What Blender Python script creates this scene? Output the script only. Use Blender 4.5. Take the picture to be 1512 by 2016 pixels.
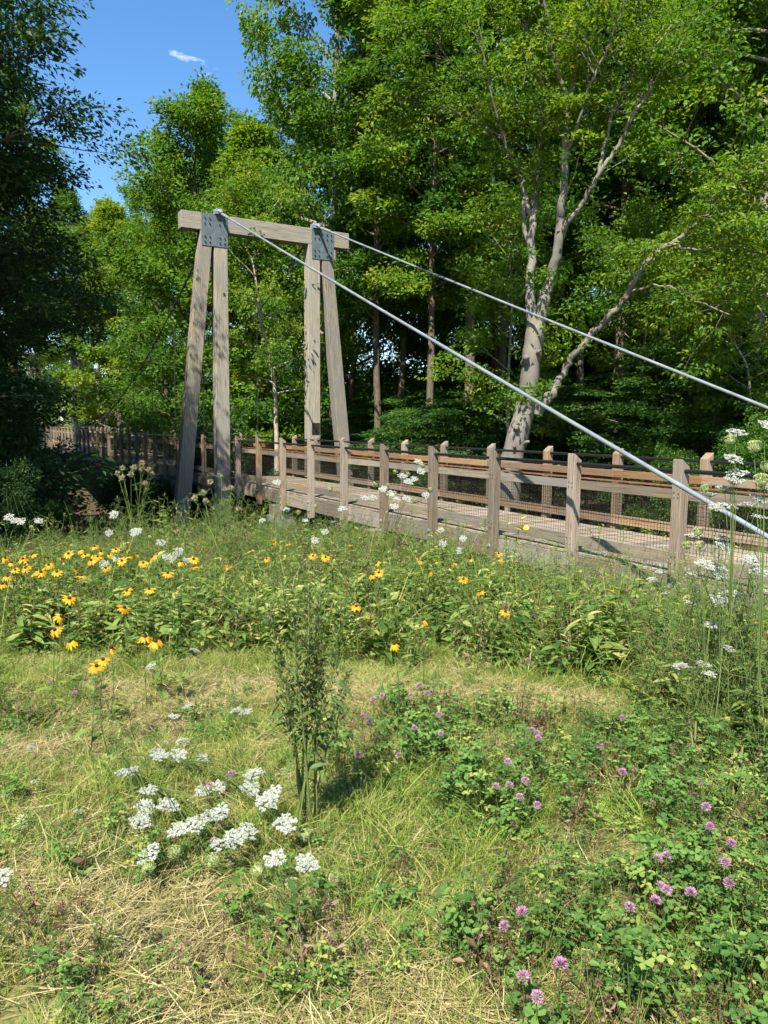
import bpy, bmesh, math, random
import numpy as np
from mathutils import Vector, Matrix, Euler

for o in list(bpy.data.objects):
    bpy.data.objects.remove(o, do_unlink=True)
scene = bpy.context.scene
COL = scene.collection
R = math.radians

# ------------------------------------------------------------------ camera, sky, sun, exposure
CAM_Z = 1.80
PITCH = R(6.506)
ROLL = R(0.504)
FPX = 1515.0
cam_data = bpy.data.cameras.new('camera')
cam = bpy.data.objects.new('camera', cam_data)
COL.objects.link(cam)
cam_data.sensor_fit = 'VERTICAL'
cam_data.sensor_height = 36.0
cam_data.lens = 36.0 * FPX / 2016.0
cam_data.clip_start = 0.05
cam_data.clip_end = 3000
cam.matrix_world = Matrix.Translation((0, 0, CAM_Z)) @ Matrix.Rotation(R(90) - PITCH, 4, 'X') @ Matrix.Rotation(ROLL, 4, 'Z')
scene.camera = cam

SUN_HEAD = R(70.0)      # horizontal heading of the light, from +X towards +Y
SUN_ELEV = R(51.5)
light_dir = Vector((math.cos(SUN_HEAD) * math.cos(SUN_ELEV), math.sin(SUN_HEAD) * math.cos(SUN_ELEV), -math.sin(SUN_ELEV)))
sun_data = bpy.data.lights.new('sun', 'SUN')
sun_data.energy = 5.0
sun_data.angle = R(0.53)
sun_data.color = (1.0, 0.955, 0.88)
sun = bpy.data.objects.new('sun', sun_data)
COL.objects.link(sun)
sun.rotation_euler = light_dir.to_track_quat('-Z', 'Y').to_euler()

world = bpy.data.worlds.new('World')
scene.world = world
world.use_nodes = True
wn = world.node_tree
wn.nodes.clear()
w_out = wn.nodes.new('ShaderNodeOutputWorld')
w_bg = wn.nodes.new('ShaderNodeBackground')
w_sky = wn.nodes.new('ShaderNodeTexSky')
w_sky.sky_type = 'NISHITA'
w_sky.sun_disc = False
w_sky.sun_elevation = SUN_ELEV
to_sun = -light_dir
w_sky.sun_rotation = math.atan2(to_sun.x, to_sun.y)
w_sky.altitude = 200
w_sky.air_density = 1.0
w_sky.dust_density = 0.25
w_sky.ozone_density = 2.2
w_bg.inputs['Strength'].default_value = 0.10
# thin wisps of cirrus, sparse over the whole sky
w_tc = wn.nodes.new('ShaderNodeTexCoord')
w_map = wn.nodes.new('ShaderNodeMapping')
w_map.inputs['Location'].default_value = (7.17, 7.02, 0.55)
w_map.inputs['Rotation'].default_value = (0.2, 0.3, 0.5)
w_map.inputs['Scale'].default_value = (5.0, 9.0, 13.0)
w_no = wn.nodes.new('ShaderNodeTexNoise')
w_no.inputs['Scale'].default_value = 1.0
w_no.inputs['Detail'].default_value = 7
w_no.inputs['Roughness'].default_value = 0.62
w_no.inputs['Distortion'].default_value = 0.5
w_rp = wn.nodes.new('ShaderNodeValToRGB')
w_rp.color_ramp.elements[0].position = 0.66
w_rp.color_ramp.elements[0].color = (0, 0, 0, 1)
w_rp.color_ramp.elements[1].position = 0.80
w_rp.color_ramp.elements[1].color = (1, 1, 1, 1)
w_mx = wn.nodes.new('ShaderNodeMixRGB')
w_mx.inputs['Color2'].default_value = (8.0, 8.4, 9.0, 1)
w_hs = wn.nodes.new('ShaderNodeHueSaturation')
w_hs.inputs['Saturation'].default_value = 1.24
L = wn.links.new
L(w_tc.outputs['Generated'], w_map.inputs['Vector'])
L(w_map.outputs['Vector'], w_no.inputs['Vector'])
L(w_no.outputs['Fac'], w_rp.inputs['Fac'])
L(w_rp.outputs['Color'], w_mx.inputs['Fac'])
L(w_sky.outputs['Color'], w_hs.inputs['Color'])
L(w_hs.outputs['Color'], w_mx.inputs['Color1'])
L(w_mx.outputs['Color'], w_bg.inputs['Color'])
L(w_bg.outputs['Background'], w_out.inputs['Surface'])

scene.view_settings.view_transform = 'Standard'
scene.view_settings.look = 'None'
scene.view_settings.exposure = 1.28
scene.view_settings.gamma = 1.0
scene.view_settings.use_curve_mapping = False
scene.render.engine = 'CYCLES'
scene.cycles.use_denoising = True
scene.cycles.max_bounces = 3
scene.cycles.diffuse_bounces = 1
scene.cycles.transmission_bounces = 2
scene.cycles.glossy_bounces = 2
scene.cycles.use_adaptive_sampling = True
scene.cycles.adaptive_threshold = 0.06

# ------------------------------------------------------------------ geometry of the place
TH = R(29.398)                                        # the bridge runs away to the left
BD = np.array([-math.sin(TH), math.cos(TH)])          # along the bridge
BN = np.array([math.cos(TH), math.sin(TH)])           # across it, away from the viewer
A0 = np.array([3.4935, 9.3314])                       # outer corner of the first post in view
WID = 2.70                                            # outer face to outer face
BAY = 1.83


def sstep(a, b, x):
    t = np.clip((np.asarray(x, float) - a) / (b - a), 0, 1)
    return t * t * (3 - 2 * t)


def bridge_coords(x, y):
    dx = np.asarray(x, float) - A0[0]
    dy = np.asarray(y, float) - A0[1]
    return dx * BD[0] + dy * BD[1], -(dx * BN[0] + dy * BN[1])


def bw(t, m, z=0.0):
    """bridge coordinates to world"""
    p = A0 + BD * t - BN * m
    return Vector((p[0], p[1], z))


RAV_T = [-60, 3.0, 5, 8, 12, 17, 20, 28, 34, 52, 60, 70, 78, 95, 130, 175, 260, 400]
RAV_Z = [0.0, 0.0, -.12, -.5, -.85, -1.25, -1.7, -4.2, -5.2, -5.2, -4.2, -.8, -.3, .3, 3.4, 8.4, 16.0, 24.0]


def ground_z(x, y):
    x = np.asarray(x, float)
    y = np.asarray(y, float)
    t, m = bridge_coords(x, y)
    base = 0.2 - 0.055 * np.clip(y - 2.0, 0, 9.0)
    base = np.where(t > 60, base * (1 - sstep(60, 80, t)), base)
    z = base + np.interp(t, RAV_T, RAV_Z)
    z = z - 0.25 * (1 - sstep(0.3, 2.6, m)) * (1 - sstep(60, 80, t))
    z = z + 0.05 * np.clip(-m - 4.0, 0, 50) * (1 - sstep(50, 75, t))
    z = z + 0.035 * np.sin(x * 2.1 + 1.3) * np.sin(y * 1.7 + .4) + 0.018 * np.sin(x * 5.3 + y * 3.1)
    return z


def ray(px, py):
    dx, dy = px - 756.0, py - 1008.0
    c, s = math.cos(-ROLL), math.sin(-ROLL)
    dx, dy = c * dx - s * dy, s * dx + c * dy
    a = (dx / FPX, 1.0, -dy / FPX)
    return np.array([a[0], a[1] * math.cos(PITCH) + a[2] * math.sin(PITCH), -a[1] * math.sin(PITCH) + a[2] * math.cos(PITCH)])


def at_y(px, py, Y):
    """point at forward distance Y seen in the direction measured on the photograph"""
    r = ray(px, py)
    k = Y / r[1]
    return Vector((r[0] * k, Y, CAM_Z + r[2] * k))


def at_ground(px, py, h=0.0):
    r = ray(px, py)
    lo, hi = 0.8, 60.0
    for _ in range(50):
        k = 0.5 * (lo + hi)
        if CAM_Z + r[2] * k > float(ground_z(r[0] * k, r[1] * k)) + h:
            lo = k
        else:
            hi = k
    return Vector((r[0] * k, r[1] * k, CAM_Z + r[2] * k))


# ------------------------------------------------------------------ mesh helpers
class MB:
    def __init__(self):
        self.v = []
        self.n = 0
        self.f = []          # (faces array, material index, smooth)
        self.a = []

    def add(self, verts, faces, mat=0, smooth=False, attr=0.5):
        verts = np.asarray(verts, np.float32).reshape(-1, 3)
        faces = np.asarray(faces, np.int32)
        self.v.append(verts)
        self.f.append((faces + self.n, mat, smooth))
        a = np.asarray(attr, np.float32)
        self.a.append(np.broadcast_to(a, (len(verts),)) if a.ndim == 0 else a)
        self.n += len(verts)

    def tube(self, pts, rad, sides=6, mat=0, attr=0.5, cap=True):
        pts = np.asarray(pts, float)
        n = len(pts)
        rad = np.broadcast_to(np.asarray(rad, float), (n,))
        tan = np.gradient(pts, axis=0)
        tan /= np.linalg.norm(tan, axis=1)[:, None] + 1e-9
        ref = np.array([0, 0, 1.0]) if abs(tan[0][2]) < 0.8 else np.array([1.0, 0, 0])
        u = np.cross(tan, ref)
        u /= np.linalg.norm(u, axis=1)[:, None] + 1e-9
        w = np.cross(tan, u)
        ang = np.arange(sides) * 2 * math.pi / sides
        ring = pts[:, None, :] + rad[:, None, None] * (np.cos(ang)[None, :, None] * u[:, None, :] + np.sin(ang)[None, :, None] * w[:, None, :])
        i = np.arange(n - 1)[:, None] * sides
        j = np.arange(sides)[None, :]
        k = (j + 1) % sides
        faces = np.stack([i + j, i + k, i + sides + k, i + sides + j], -1).reshape(-1, 4)
        self.add(ring.reshape(-1, 3), faces, mat, True, attr)
        if cap:
            for e, rev in ((0, False), (n - 1, True)):
                c = ring[e]
                o = np.arange(sides)
                fc = np.stack([np.zeros(sides - 2, int), o[1:-1], o[2:]], -1)
                if rev:
                    fc = fc[:, ::-1]
                self.add(c, fc, mat, False, attr)

    def box(self, lo, hi, mat=0, attr=0.5):
        x0, y0, z0 = lo
        x1, y1, z1 = hi
        v = [(x0, y0, z0), (x1, y0, z0), (x1, y1, z0), (x0, y1, z0), (x0, y0, z1), (x1, y0, z1), (x1, y1, z1), (x0, y1, z1)]
        f = [(0, 3, 2, 1), (4, 5, 6, 7), (0, 1, 5, 4), (1, 2, 6, 5), (2, 3, 7, 6), (3, 0, 4, 7)]
        self.add(v, f, mat, False, attr)

    def leaves(self, c, d, nrm, ln, wd, mat=0, attr=0.5, fold=0.18, mid=0.45):
        """folded kite leaves: c base point, d direction, nrm face normal (all N x 3)"""
        c = np.asarray(c, float)
        N = len(c)
        if N == 0:
            return
        d = d / (np.linalg.norm(d, axis=1)[:, None] + 1e-9)
        s = np.cross(d, nrm)
        s /= np.linalg.norm(s, axis=1)[:, None] + 1e-9
        w = np.cross(s, d)
        ln = np.broadcast_to(np.asarray(ln, float), (N,))[:, None]
        wd = ln * np.broadcast_to(np.asarray(wd, float), (N,))[:, None]      # width given as a share of the length
        p0 = c
        pm = c + d * ln * mid + w * wd * fold
        p1 = pm + s * wd * .5
        p3 = pm - s * wd * .5
        p2 = c + d * ln - w * wd * fold * .8
        v = np.stack([p0, p1, p2, p3], 1).reshape(-1, 3)
        b = np.arange(N)[:, None] * 4
        f = np.stack([b + [0, 1, 2], b + [0, 2, 3]], 1).reshape(-1, 3)
        at = np.repeat(np.broadcast_to(np.asarray(attr, np.float32), (N,)), 4)
        self.add(v, f, mat, False, at)

    def mesh(self, name, mats):
        me = bpy.data.meshes.new(name)
        V = np.concatenate(self.v) if self.v else np.zeros((0, 3), np.float32)
        me.vertices.add(len(V))
        me.vertices.foreach_set('co', V.ravel())
        idx = np.concatenate([f.ravel() for f, _, _ in self.f])
        tot = np.concatenate([np.full(len(f), f.shape[1], np.int32) for f, _, _ in self.f])
        st = np.concatenate([[0], np.cumsum(tot)[:-1]]).astype(np.int32)
        mi = np.concatenate([np.full(len(f), m, np.int32) for f, m, _ in self.f])
        sm = np.concatenate([np.full(len(f), s, bool) for f, _, s in self.f])
        me.loops.add(len(idx))
        me.loops.foreach_set('vertex_index', idx.astype(np.int32))
        me.polygons.add(len(tot))
        me.polygons.foreach_set('loop_start', st)
        me.polygons.foreach_set('material_index', mi)
        me.polygons.foreach_set('use_smooth', sm)
        at = me.attributes.new('lr', 'FLOAT', 'POINT')
        at.data.foreach_set('value', np.concatenate(self.a).astype(np.float32))
        for m in (mats if isinstance(mats, (list, tuple)) else [mats]):
            me.materials.append(m)
        me.update(calc_edges=True)
        return me


def link(name, me, parent=None, loc=(0, 0, 0), rot=None):
    o = bpy.data.objects.new(name, me)
    COL.objects.link(o)
    o.location = loc
    if rot is not None:
        o.rotation_euler = rot
    if parent is not None:
        o.parent = parent
    return o


def tag(o, label=None, cat=None, group=None, kind=None):
    if label:
        o['label'] = label
    if cat:
        o['category'] = cat
    if group:
        o['group'] = group
    if kind:
        o['kind'] = kind
    return o


def thing(name, label, cat, loc=(0, 0, 0), rz=0.0, group=None):
    o = bpy.data.objects.new(name, None)
    o.empty_display_size = 0.1
    COL.objects.link(o)
    o.location = loc
    o.rotation_euler = (0, 0, rz)
    return tag(o, label, cat, group)


def bm_mesh(bm, name, mat, bevel=0.0, seg=1):
    if bevel > 0:
        bmesh.ops.bevel(bm, geom=list(bm.edges), offset=bevel, segments=seg, affect='EDGES', profile=0.5)
    bmesh.ops.recalc_face_normals(bm, faces=bm.faces)
    me = bpy.data.meshes.new(name)
    bm.to_mesh(me)
    bm.free()
    for m in (mat if isinstance(mat, (list, tuple)) else [mat]):
        me.materials.append(m)
    return me


def box_mesh(name, size, mat, bevel=0.004):
    bm = bmesh.new()
    bmesh.ops.create_cube(bm, size=1.0)
    for v in bm.verts:
        v.co = Vector((v.co.x * size[0], v.co.y * size[1], v.co.z * size[2]))
    return bm_mesh(bm, name, mat, bevel)


def prism_mesh(name, poly_a, poly_b, mat, bevel=0.004):
    """two matching polygons joined by side faces"""
    bm = bmesh.new()
    a = [bm.verts.new(p) for p in poly_a]
    b = [bm.verts.new(p) for p in poly_b]
    bm.faces.new(a)
    bm.faces.new(b[::-1])
    n = len(a)
    for i in range(n):
        bm.faces.new((a[i], a[(i + 1) % n], b[(i + 1) % n], b[i]))
    return bm_mesh(bm, name, mat, bevel)


def cyl_mesh(name, r, h, mat, sides=12, axis='Z', bevel=0.0):
    bm = bmesh.new()
    bmesh.ops.create_cone(bm, cap_ends=True, segments=sides, radius1=r, radius2=r, depth=h)
    if axis == 'X':
        bmesh.ops.rotate(bm, verts=bm.verts, matrix=Matrix.Rotation(R(90), 3, 'Y'))
    if axis == 'Y':
        bmesh.ops.rotate(bm, verts=bm.verts, matrix=Matrix.Rotation(R(90), 3, 'X'))
    return bm_mesh(bm, name, mat, bevel)


# ------------------------------------------------------------------ materials
def new_mat(name):
    m = bpy.data.materials.new(name)
    m.use_nodes = True
    m.node_tree.nodes.clear()
    return m, m.node_tree.nodes, m.node_tree.links.new


def ramp(nodes, stops):
    r = nodes.new('ShaderNodeValToRGB')
    e = r.color_ramp.elements
    while len(e) < len(stops):
        e.new(0.5)
    for i, (p, c) in enumerate(stops):
        e[i].position = p
        e[i].color = (*c, 1)
    return r


def noise(nodes, scale, detail=4, rough=0.55, dist=0.0):
    n = nodes.new('ShaderNodeTexNoise')
    n.inputs['Scale'].default_value = scale
    n.inputs['Detail'].default_value = detail
    n.inputs['Roughness'].default_value = rough
    n.inputs['Distortion'].default_value = dist
    return n


def wood(name, axis, light, dark, stain, rough=0.82, check=0.5):
    m, N, K = new_mat(name)
    out = N.new('ShaderNodeOutputMaterial')
    bs = N.new('ShaderNodeBsdfPrincipled')
    tc = N.new('ShaderNodeTexCoord')
    oi = N.new('ShaderNodeObjectInfo')
    mul = N.new('ShaderNodeVectorMath')
    mul.operation = 'SCALE'
    mul.inputs['Scale'].default_value = 37.0
    cmb = N.new('ShaderNodeCombineXYZ')
    for i in range(3):
        K(oi.outputs['Random'], cmb.inputs[i])
    K(cmb.outputs[0], mul.inputs[0])
    add = N.new('ShaderNodeVectorMath')
    K(tc.outputs['Object'], add.inputs[0])
    K(mul.outputs[0], add.inputs[1])
    mp = N.new('ShaderNodeMapping')
    sc = {'X': (0.8, 26, 26), 'Y': (26, 0.8, 26), 'Z': (26, 26, 0.8)}[axis]
    mp.inputs['Scale'].default_value = sc
    K(add.outputs[0], mp.inputs['Vector'])
    n1 = noise(N, 1.6, 6, 0.6, 1.6)
    K(mp.outputs[0], n1.inputs['Vector'])
    r1 = ramp(N, [(0.36, dark), (0.53, light), (0.72, tuple(min(1, c * 1.18) for c in light))])
    K(n1.outputs['Fac'], r1.inputs['Fac'])
    n2 = noise(N, 1.4, 4, 0.6)
    K(add.outputs[0], n2.inputs['Vector'])
    r2 = ramp(N, [(0.38, (0, 0, 0)), (0.64, (1, 1, 1))])
    K(n2.outputs['Fac'], r2.inputs['Fac'])
    mx = N.new('ShaderNodeMixRGB')
    mx.inputs['Color2'].default_value = (*stain, 1)
    m2 = N.new('ShaderNodeMath')
    m2.operation = 'MULTIPLY'
    m2.inputs[1].default_value = 0.85
    K(r2.outputs['Color'], m2.inputs[0])
    K(m2.outputs[0], mx.inputs['Fac'])
    K(r1.outputs['Color'], mx.inputs['Color1'])
    # fine dark drying checks along the grain
    mp2 = N.new('ShaderNodeMapping')
    sc2 = {'X': (0.7, 60, 60), 'Y': (60, 0.7, 60), 'Z': (60, 60, 0.7)}[axis]
    mp2.inputs['Scale'].default_value = sc2
    K(add.outputs[0], mp2.inputs['Vector'])
    n3 = noise(N, 1.0, 3, 0.5, 0.3)
    K(mp2.outputs[0], n3.inputs['Vector'])
    r3 = ramp(N, [(0.29, (1 - check,) * 3), (0.36, (1, 1, 1))])
    K(n3.outputs['Fac'], r3.inputs['Fac'])
    mc = N.new('ShaderNodeMixRGB')
    mc.blend_type = 'MULTIPLY'
    mc.inputs['Fac'].default_value = 1
    K(mx.outputs[0], mc.inputs['Color1'])
    K(r3.outputs['Color'], mc.inputs['Color2'])
    hs = N.new('ShaderNodeHueSaturation')
    rv = N.new('ShaderNodeMapRange')
    rv.inputs['To Min'].default_value = 0.66
    rv.inputs['To Max'].default_value = 1.2
    rs = N.new('ShaderNodeMath')
    rs.operation = 'FRACT'
    rq = N.new('ShaderNodeMath')
    rq.operation = 'MULTIPLY'
    rq.inputs[1].default_value = 7.31
    K(oi.outputs['Random'], rq.inputs[0])
    K(rq.outputs[0], rs.inputs[0])
    rt_ = N.new('ShaderNodeMapRange')
    rt_.inputs['To Min'].default_value = 0.80
    rt_.inputs['To Max'].default_value = 1.28
    K(rs.outputs[0], rt_.inputs['Value'])
    K(rt_.outputs[0], hs.inputs['Saturation'])
    K(oi.outputs['Random'], rv.inputs['Value'])
    K(rv.outputs[0], hs.inputs['Value'])
    K(mc.outputs[0], hs.inputs['Color'])
    K(hs.outputs[0], bs.inputs['Base Color'])
    bs.inputs['Roughness'].default_value = rough
    bs.inputs['Specular IOR Level'].default_value = 0.25
    bp = N.new('ShaderNodeBump')
    bp.inputs['Strength'].default_value = 0.35
    bp.inputs['Distance'].default_value = 0.004
    ad = N.new('ShaderNodeMath')
    K(n1.outputs['Fac'], ad.inputs[0])
    K(n3.outputs['Fac'], ad.inputs[1])
    K(ad.outputs[0], bp.inputs['Height'])
    K(bp.outputs[0], bs.inputs['Normal'])
    K(bs.outputs[0], out.inputs['Surface'])
    return m


def plain(name, col, rough=0.5, metal=0.0, var=0.15, scale=30.0, spec=0.4):
    m, N, K = new_mat(name)
    out = N.new('ShaderNodeOutputMaterial')
    bs = N.new('ShaderNodeBsdfPrincipled')
    tc = N.new('ShaderNodeTexCoord')
    n = noise(N, scale, 5, 0.6)
    K(tc.outputs['Object'], n.inputs['Vector'])
    lo = tuple(c * (1 - var) for c in col)
    hi = tuple(min(1, c * (1 + var)) for c in col)
    r = ramp(N, [(0.3, lo), (0.7, hi)])
    K(n.outputs['Fac'], r.inputs['Fac'])
    K(r.outputs['Color'], bs.inputs['Base Color'])
    bs.inputs['Roughness'].default_value = rough
    bs.inputs['Metallic'].default_value = metal
    bs.inputs['Specular IOR Level'].default_value = spec
    K(bs.outputs[0], out.inputs['Surface'])
    return m


def leafy(name, stops, trans=0.42, tcol=(1.35, 1.25, 0.45), rough=0.5, per_obj=0.0, inst=False, spec=0.28):
    """leaf surface: colour by the per-leaf attribute (or per instance), light partly passes through"""
    m, N, K = new_mat(name)
    out = N.new('ShaderNodeOutputMaterial')
    bs = N.new('ShaderNodeBsdfPrincipled')
    tr = N.new('ShaderNodeBsdfTranslucent')
    mx = N.new('ShaderNodeMixShader')
    at = N.new('ShaderNodeAttribute')
    at.attribute_name = 'lr'
    oi = N.new('ShaderNodeObjectInfo')
    fac = at.outputs['Fac']
    if inst or per_obj:
        k = N.new('ShaderNodeMath')
        k.operation = 'MULTIPLY_ADD'
        k.inputs[1].default_value = 0.5 if inst else per_obj
        sub = N.new('ShaderNodeMath')
        sub.operation = 'SUBTRACT'
        sub.inputs[1].default_value = 0.5
        K(oi.outputs['Random'], sub.inputs[0])
        K(sub.outputs[0], k.inputs[0])
        K(at.outputs['Fac'], k.inputs[2])
        fac = k.outputs[0]
    r = ramp(N, stops)
    K(fac, r.inputs['Fac'])
    K(r.outputs['Color'], bs.inputs['Base Color'])
    mu = N.new('ShaderNodeMixRGB')
    mu.blend_type = 'MULTIPLY'
    mu.inputs['Fac'].default_value = 1
    mu.inputs['Color2'].default_value = (*tcol, 1)
    K(r.outputs['Color'], mu.inputs['Color1'])
    K(mu.outputs[0], tr.inputs['Color'])
    bs.inputs['Roughness'].default_value = .62 if inst else rough
    bs.inputs['Specular IOR Level'].default_value = .16 if inst else spec
    mx.inputs['Fac'].default_value = trans
    K(bs.outputs[0], mx.inputs[1])
    K(tr.outputs[0], mx.inputs[2])
    K(mx.outputs[0], out.inputs['Surface'])
    return m


def bark(name, light, dark, blotch, scale=3.0, stretch=5.0, contrast=(0.35, 0.65)):
    m, N, K = new_mat(name)
    out = N.new('ShaderNodeOutputMaterial')
    bs = N.new('ShaderNodeBsdfPrincipled')
    tc = N.new('ShaderNodeTexCoord')
    mp = N.new('ShaderNodeMapping')
    mp.inputs['Scale'].default_value = (stretch, stretch, 1.0)
    K(tc.outputs['Object'], mp.inputs['Vector'])
    n1 = noise(N, scale, 7, 0.65, 0.6)
    K(mp.outputs[0], n1.inputs['Vector'])
    r1 = ramp(N, [(contrast[0], dark), (contrast[1], light)])
    K(n1.outputs['Fac'], r1.inputs['Fac'])
    n2 = noise(N, 1.1, 5, 0.65)
    K(tc.outputs['Object'], n2.inputs['Vector'])
    r2 = ramp(N, [(0.52, (0, 0, 0)), (0.66, (0.7, 0.7, 0.7))])
    K(n2.outputs['Fac'], r2.inputs['Fac'])
    mx = N.new('ShaderNodeMixRGB')
    mx.inputs['Color2'].default_value = (*blotch, 1)
    K(r2.outputs['Color'], mx.inputs['Fac'])
    K(r1.outputs['Color'], mx.inputs['Color1'])
    K(mx.outputs[0], bs.inputs['Base Color'])
    bs.inputs['Roughness'].default_value = 0.85
    bs.inputs['Specular IOR Level'].default_value = 0.2
    bp = N.new('ShaderNodeBump')
    bp.inputs['Strength'].default_value = 0.5
    bp.inputs['Distance'].default_value = 0.02
    K(n1.outputs['Fac'], bp.inputs['Height'])
    K(bp.outputs[0], bs.inputs['Normal'])
    K(bs.outputs[0], out.inputs['Surface'])
    return m


W_POST = wood('weathered_post', 'Z', (0.275, 0.202, 0.13), (0.09, 0.06, 0.036), (0.22, 0.19, 0.15))
W_RAIL = wood('weathered_rail', 'X', (0.26, 0.207, 0.142), (0.10, 0.074, 0.048), (0.19, 0.173, 0.148))
W_BOARD = wood('sunlit_sheltered_board', 'X', (0.29, 0.165, 0.08), (0.16, 0.085, 0.04), (0.24, 0.17, 0.105))  # far mid rail: less weathered brown, its sunlit look also in the colour
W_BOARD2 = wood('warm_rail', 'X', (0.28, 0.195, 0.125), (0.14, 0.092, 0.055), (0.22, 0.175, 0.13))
W_DECK = wood('deck_plank', 'Y', (0.285, 0.23, 0.155), (0.15, 0.115, 0.075), (0.225, 0.197, 0.16))
W_TOWER = wood('tower_timber', 'Z', (0.325, 0.283, 0.21), (0.12, 0.098, 0.068), (0.235, 0.22, 0.185), check=0.55)
W_CAP = wood('tower_crossbeam', 'Y', (0.325, 0.285, 0.212), (0.13, 0.108, 0.077), (0.235, 0.222, 0.19), check=0.6)
M_RUST = plain('rusty_strip', (0.20, 0.085, 0.04), 0.8, 0.0, 0.4, 12)
M_BLACK = plain('black_rail_paint', (0.012, 0.012, 0.013), 0.35, 0.0, 0.2, 20, 0.5)
M_WIRE = plain('dark_wire', (0.018, 0.013, 0.010), 0.6, 0.0, 0.3, 40)
M_GALV = plain('galvanised_steel', (0.30, 0.34, 0.37), 0.45, 0.4, 0.14, 22)
M_PLATE = plain('grey_steel_plate', (0.105, 0.13, 0.138), 0.55, 0.1, 0.22, 5)
M_BOLT = plain('dark_bolt', (0.03, 0.034, 0.04), 0.45, 0.4, 0.2, 40)
M_STAY = plain('grey_stay_rod', (0.20, 0.225, 0.235), 0.45, 0.2, 0.25, 3)
M_CABLE = plain('dark_cable', (0.05, 0.055, 0.055), 0.5, 0.3, 0.2, 20)
M_CONC = plain('concrete', (0.19, 0.18, 0.16), 0.9, 0.0, 0.18, 8)
M_BRONZE = plain('bronze_plaque', (0.05, 0.038, 0.024), 0.45, 0.5, 0.25, 30)
M_BRONZE_HI = plain('bronze_letters', (0.11, 0.085, 0.05), 0.4, 0.5, 0.2, 30)
M_WHITE = plain('white_paint', (0.75, 0.75, 0.72), 0.6, 0.0, 0.08, 8)
M_STEEL_BLUE = plain('blue_grey_steel', (0.10, 0.13, 0.155), 0.5, 0.3, 0.2, 6)

BARK_BEECH = bark('beech_bark', (0.20, 0.18, 0.142), (0.105, 0.095, 0.077), (0.045, 0.048, 0.036), 1.2, 2.0, (0.3, 0.6))  # third colour: near-black blotches scattered over the bark
BARK_DARK = bark('dark_bark', (0.17, 0.125, 0.085), (0.06, 0.045, 0.03), (0.09, 0.10, 0.05), 4, 6)
BARK_GREY = bark('grey_bark', (0.30, 0.255, 0.20), (0.14, 0.115, 0.085), (0.13, 0.14, 0.08), 4, 5)
BARK_PALE = bark('pale_bark', (0.46, 0.40, 0.29), (0.26, 0.21, 0.15), (0.20, 0.20, 0.11), 3, 4)

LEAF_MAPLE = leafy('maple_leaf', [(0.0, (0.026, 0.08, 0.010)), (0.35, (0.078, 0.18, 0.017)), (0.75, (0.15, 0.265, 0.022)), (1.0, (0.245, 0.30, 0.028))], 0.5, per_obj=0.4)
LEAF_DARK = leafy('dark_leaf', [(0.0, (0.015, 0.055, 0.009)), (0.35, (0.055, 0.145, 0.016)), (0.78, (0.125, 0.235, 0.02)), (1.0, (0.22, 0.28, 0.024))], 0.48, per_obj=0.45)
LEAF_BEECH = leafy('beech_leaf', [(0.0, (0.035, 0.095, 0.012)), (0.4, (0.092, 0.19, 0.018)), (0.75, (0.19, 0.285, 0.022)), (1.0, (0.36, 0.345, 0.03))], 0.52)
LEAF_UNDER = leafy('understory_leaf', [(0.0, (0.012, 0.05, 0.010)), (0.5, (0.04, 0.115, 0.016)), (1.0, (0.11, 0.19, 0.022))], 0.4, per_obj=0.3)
LEAF_SHADE_TONED = leafy('shade_toned_leaf', [(0.0, (0.012, 0.04, 0.010)), (0.6, (0.028, 0.075, 0.014)), (1.0, (0.06, 0.11, 0.018))], 0.35, per_obj=0.2)  # shade over the left trees and thickets is put into the leaf colour

G_GREEN = leafy('grass_green', [(0.0, (0.06, 0.125, 0.018)), (0.35, (0.14, 0.225, 0.03)), (0.7, (0.25, 0.30, 0.055)), (1.0, (0.40, 0.37, 0.12))], 0.35, inst=True)
G_DRY = leafy('grass_dry', [(0.0, (0.17, 0.155, 0.045)), (0.35, (0.32, 0.27, 0.10)), (0.7, (0.43, 0.355, 0.16)), (1.0, (0.55, 0.46, 0.25))], 0.25, (1.1, 1.0, 0.8), 0.6, inst=True)
G_CLOVER = leafy('clover_leaf', [(0.0, (0.04, 0.10, 0.02)), (0.45, (0.10, 0.20, 0.04)), (0.8, (0.18, 0.275, 0.06)), (1.0, (0.33, 0.35, 0.08))], 0.35, inst=True)
G_WEED = leafy('weed_leaf', [(0.0, (0.05, 0.105, 0.022)), (0.4, (0.12, 0.20, 0.04)), (0.75, (0.23, 0.285, 0.065)), (1.0, (0.40, 0.39, 0.12))], 0.35, inst=True)
G_FEATHER = leafy('feathery_leaf', [(0.0, (0.06, 0.125, 0.025)), (0.5, (0.13, 0.205, 0.045)), (1.0, (0.25, 0.29, 0.075))], 0.35, inst=True)
G_BROWN = leafy('dead_stalk', [(0.0, (0.07, 0.042, 0.024)), (0.5, (0.15, 0.09, 0.05)), (1.0, (0.30, 0.21, 0.12))], 0.2, (1, 1, 1), 0.7, inst=True)
G_STEM = leafy('green_stem', [(0.0, (0.05, 0.09, 0.022)), (0.5, (0.10, 0.15, 0.035)), (1.0, (0.21, 0.23, 0.065))], 0.2, (1, 1, 1), 0.5)
P_WHITE = leafy('white_floret', [(0.0, (0.22, 0.26, 0.14)), (0.35, (0.38, 0.40, 0.32)), (1.0, (0.49, 0.49, 0.44))], 0.25, (1, 1, 1), 0.6, spec=0.2)
P_NEST = leafy('green_umbel', [(0.0, (0.20, 0.26, 0.07)), (0.5, (0.36, 0.42, 0.14)), (1.0, (0.52, 0.56, 0.26))], 0.2, (1, 1, 1), 0.6)
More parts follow.
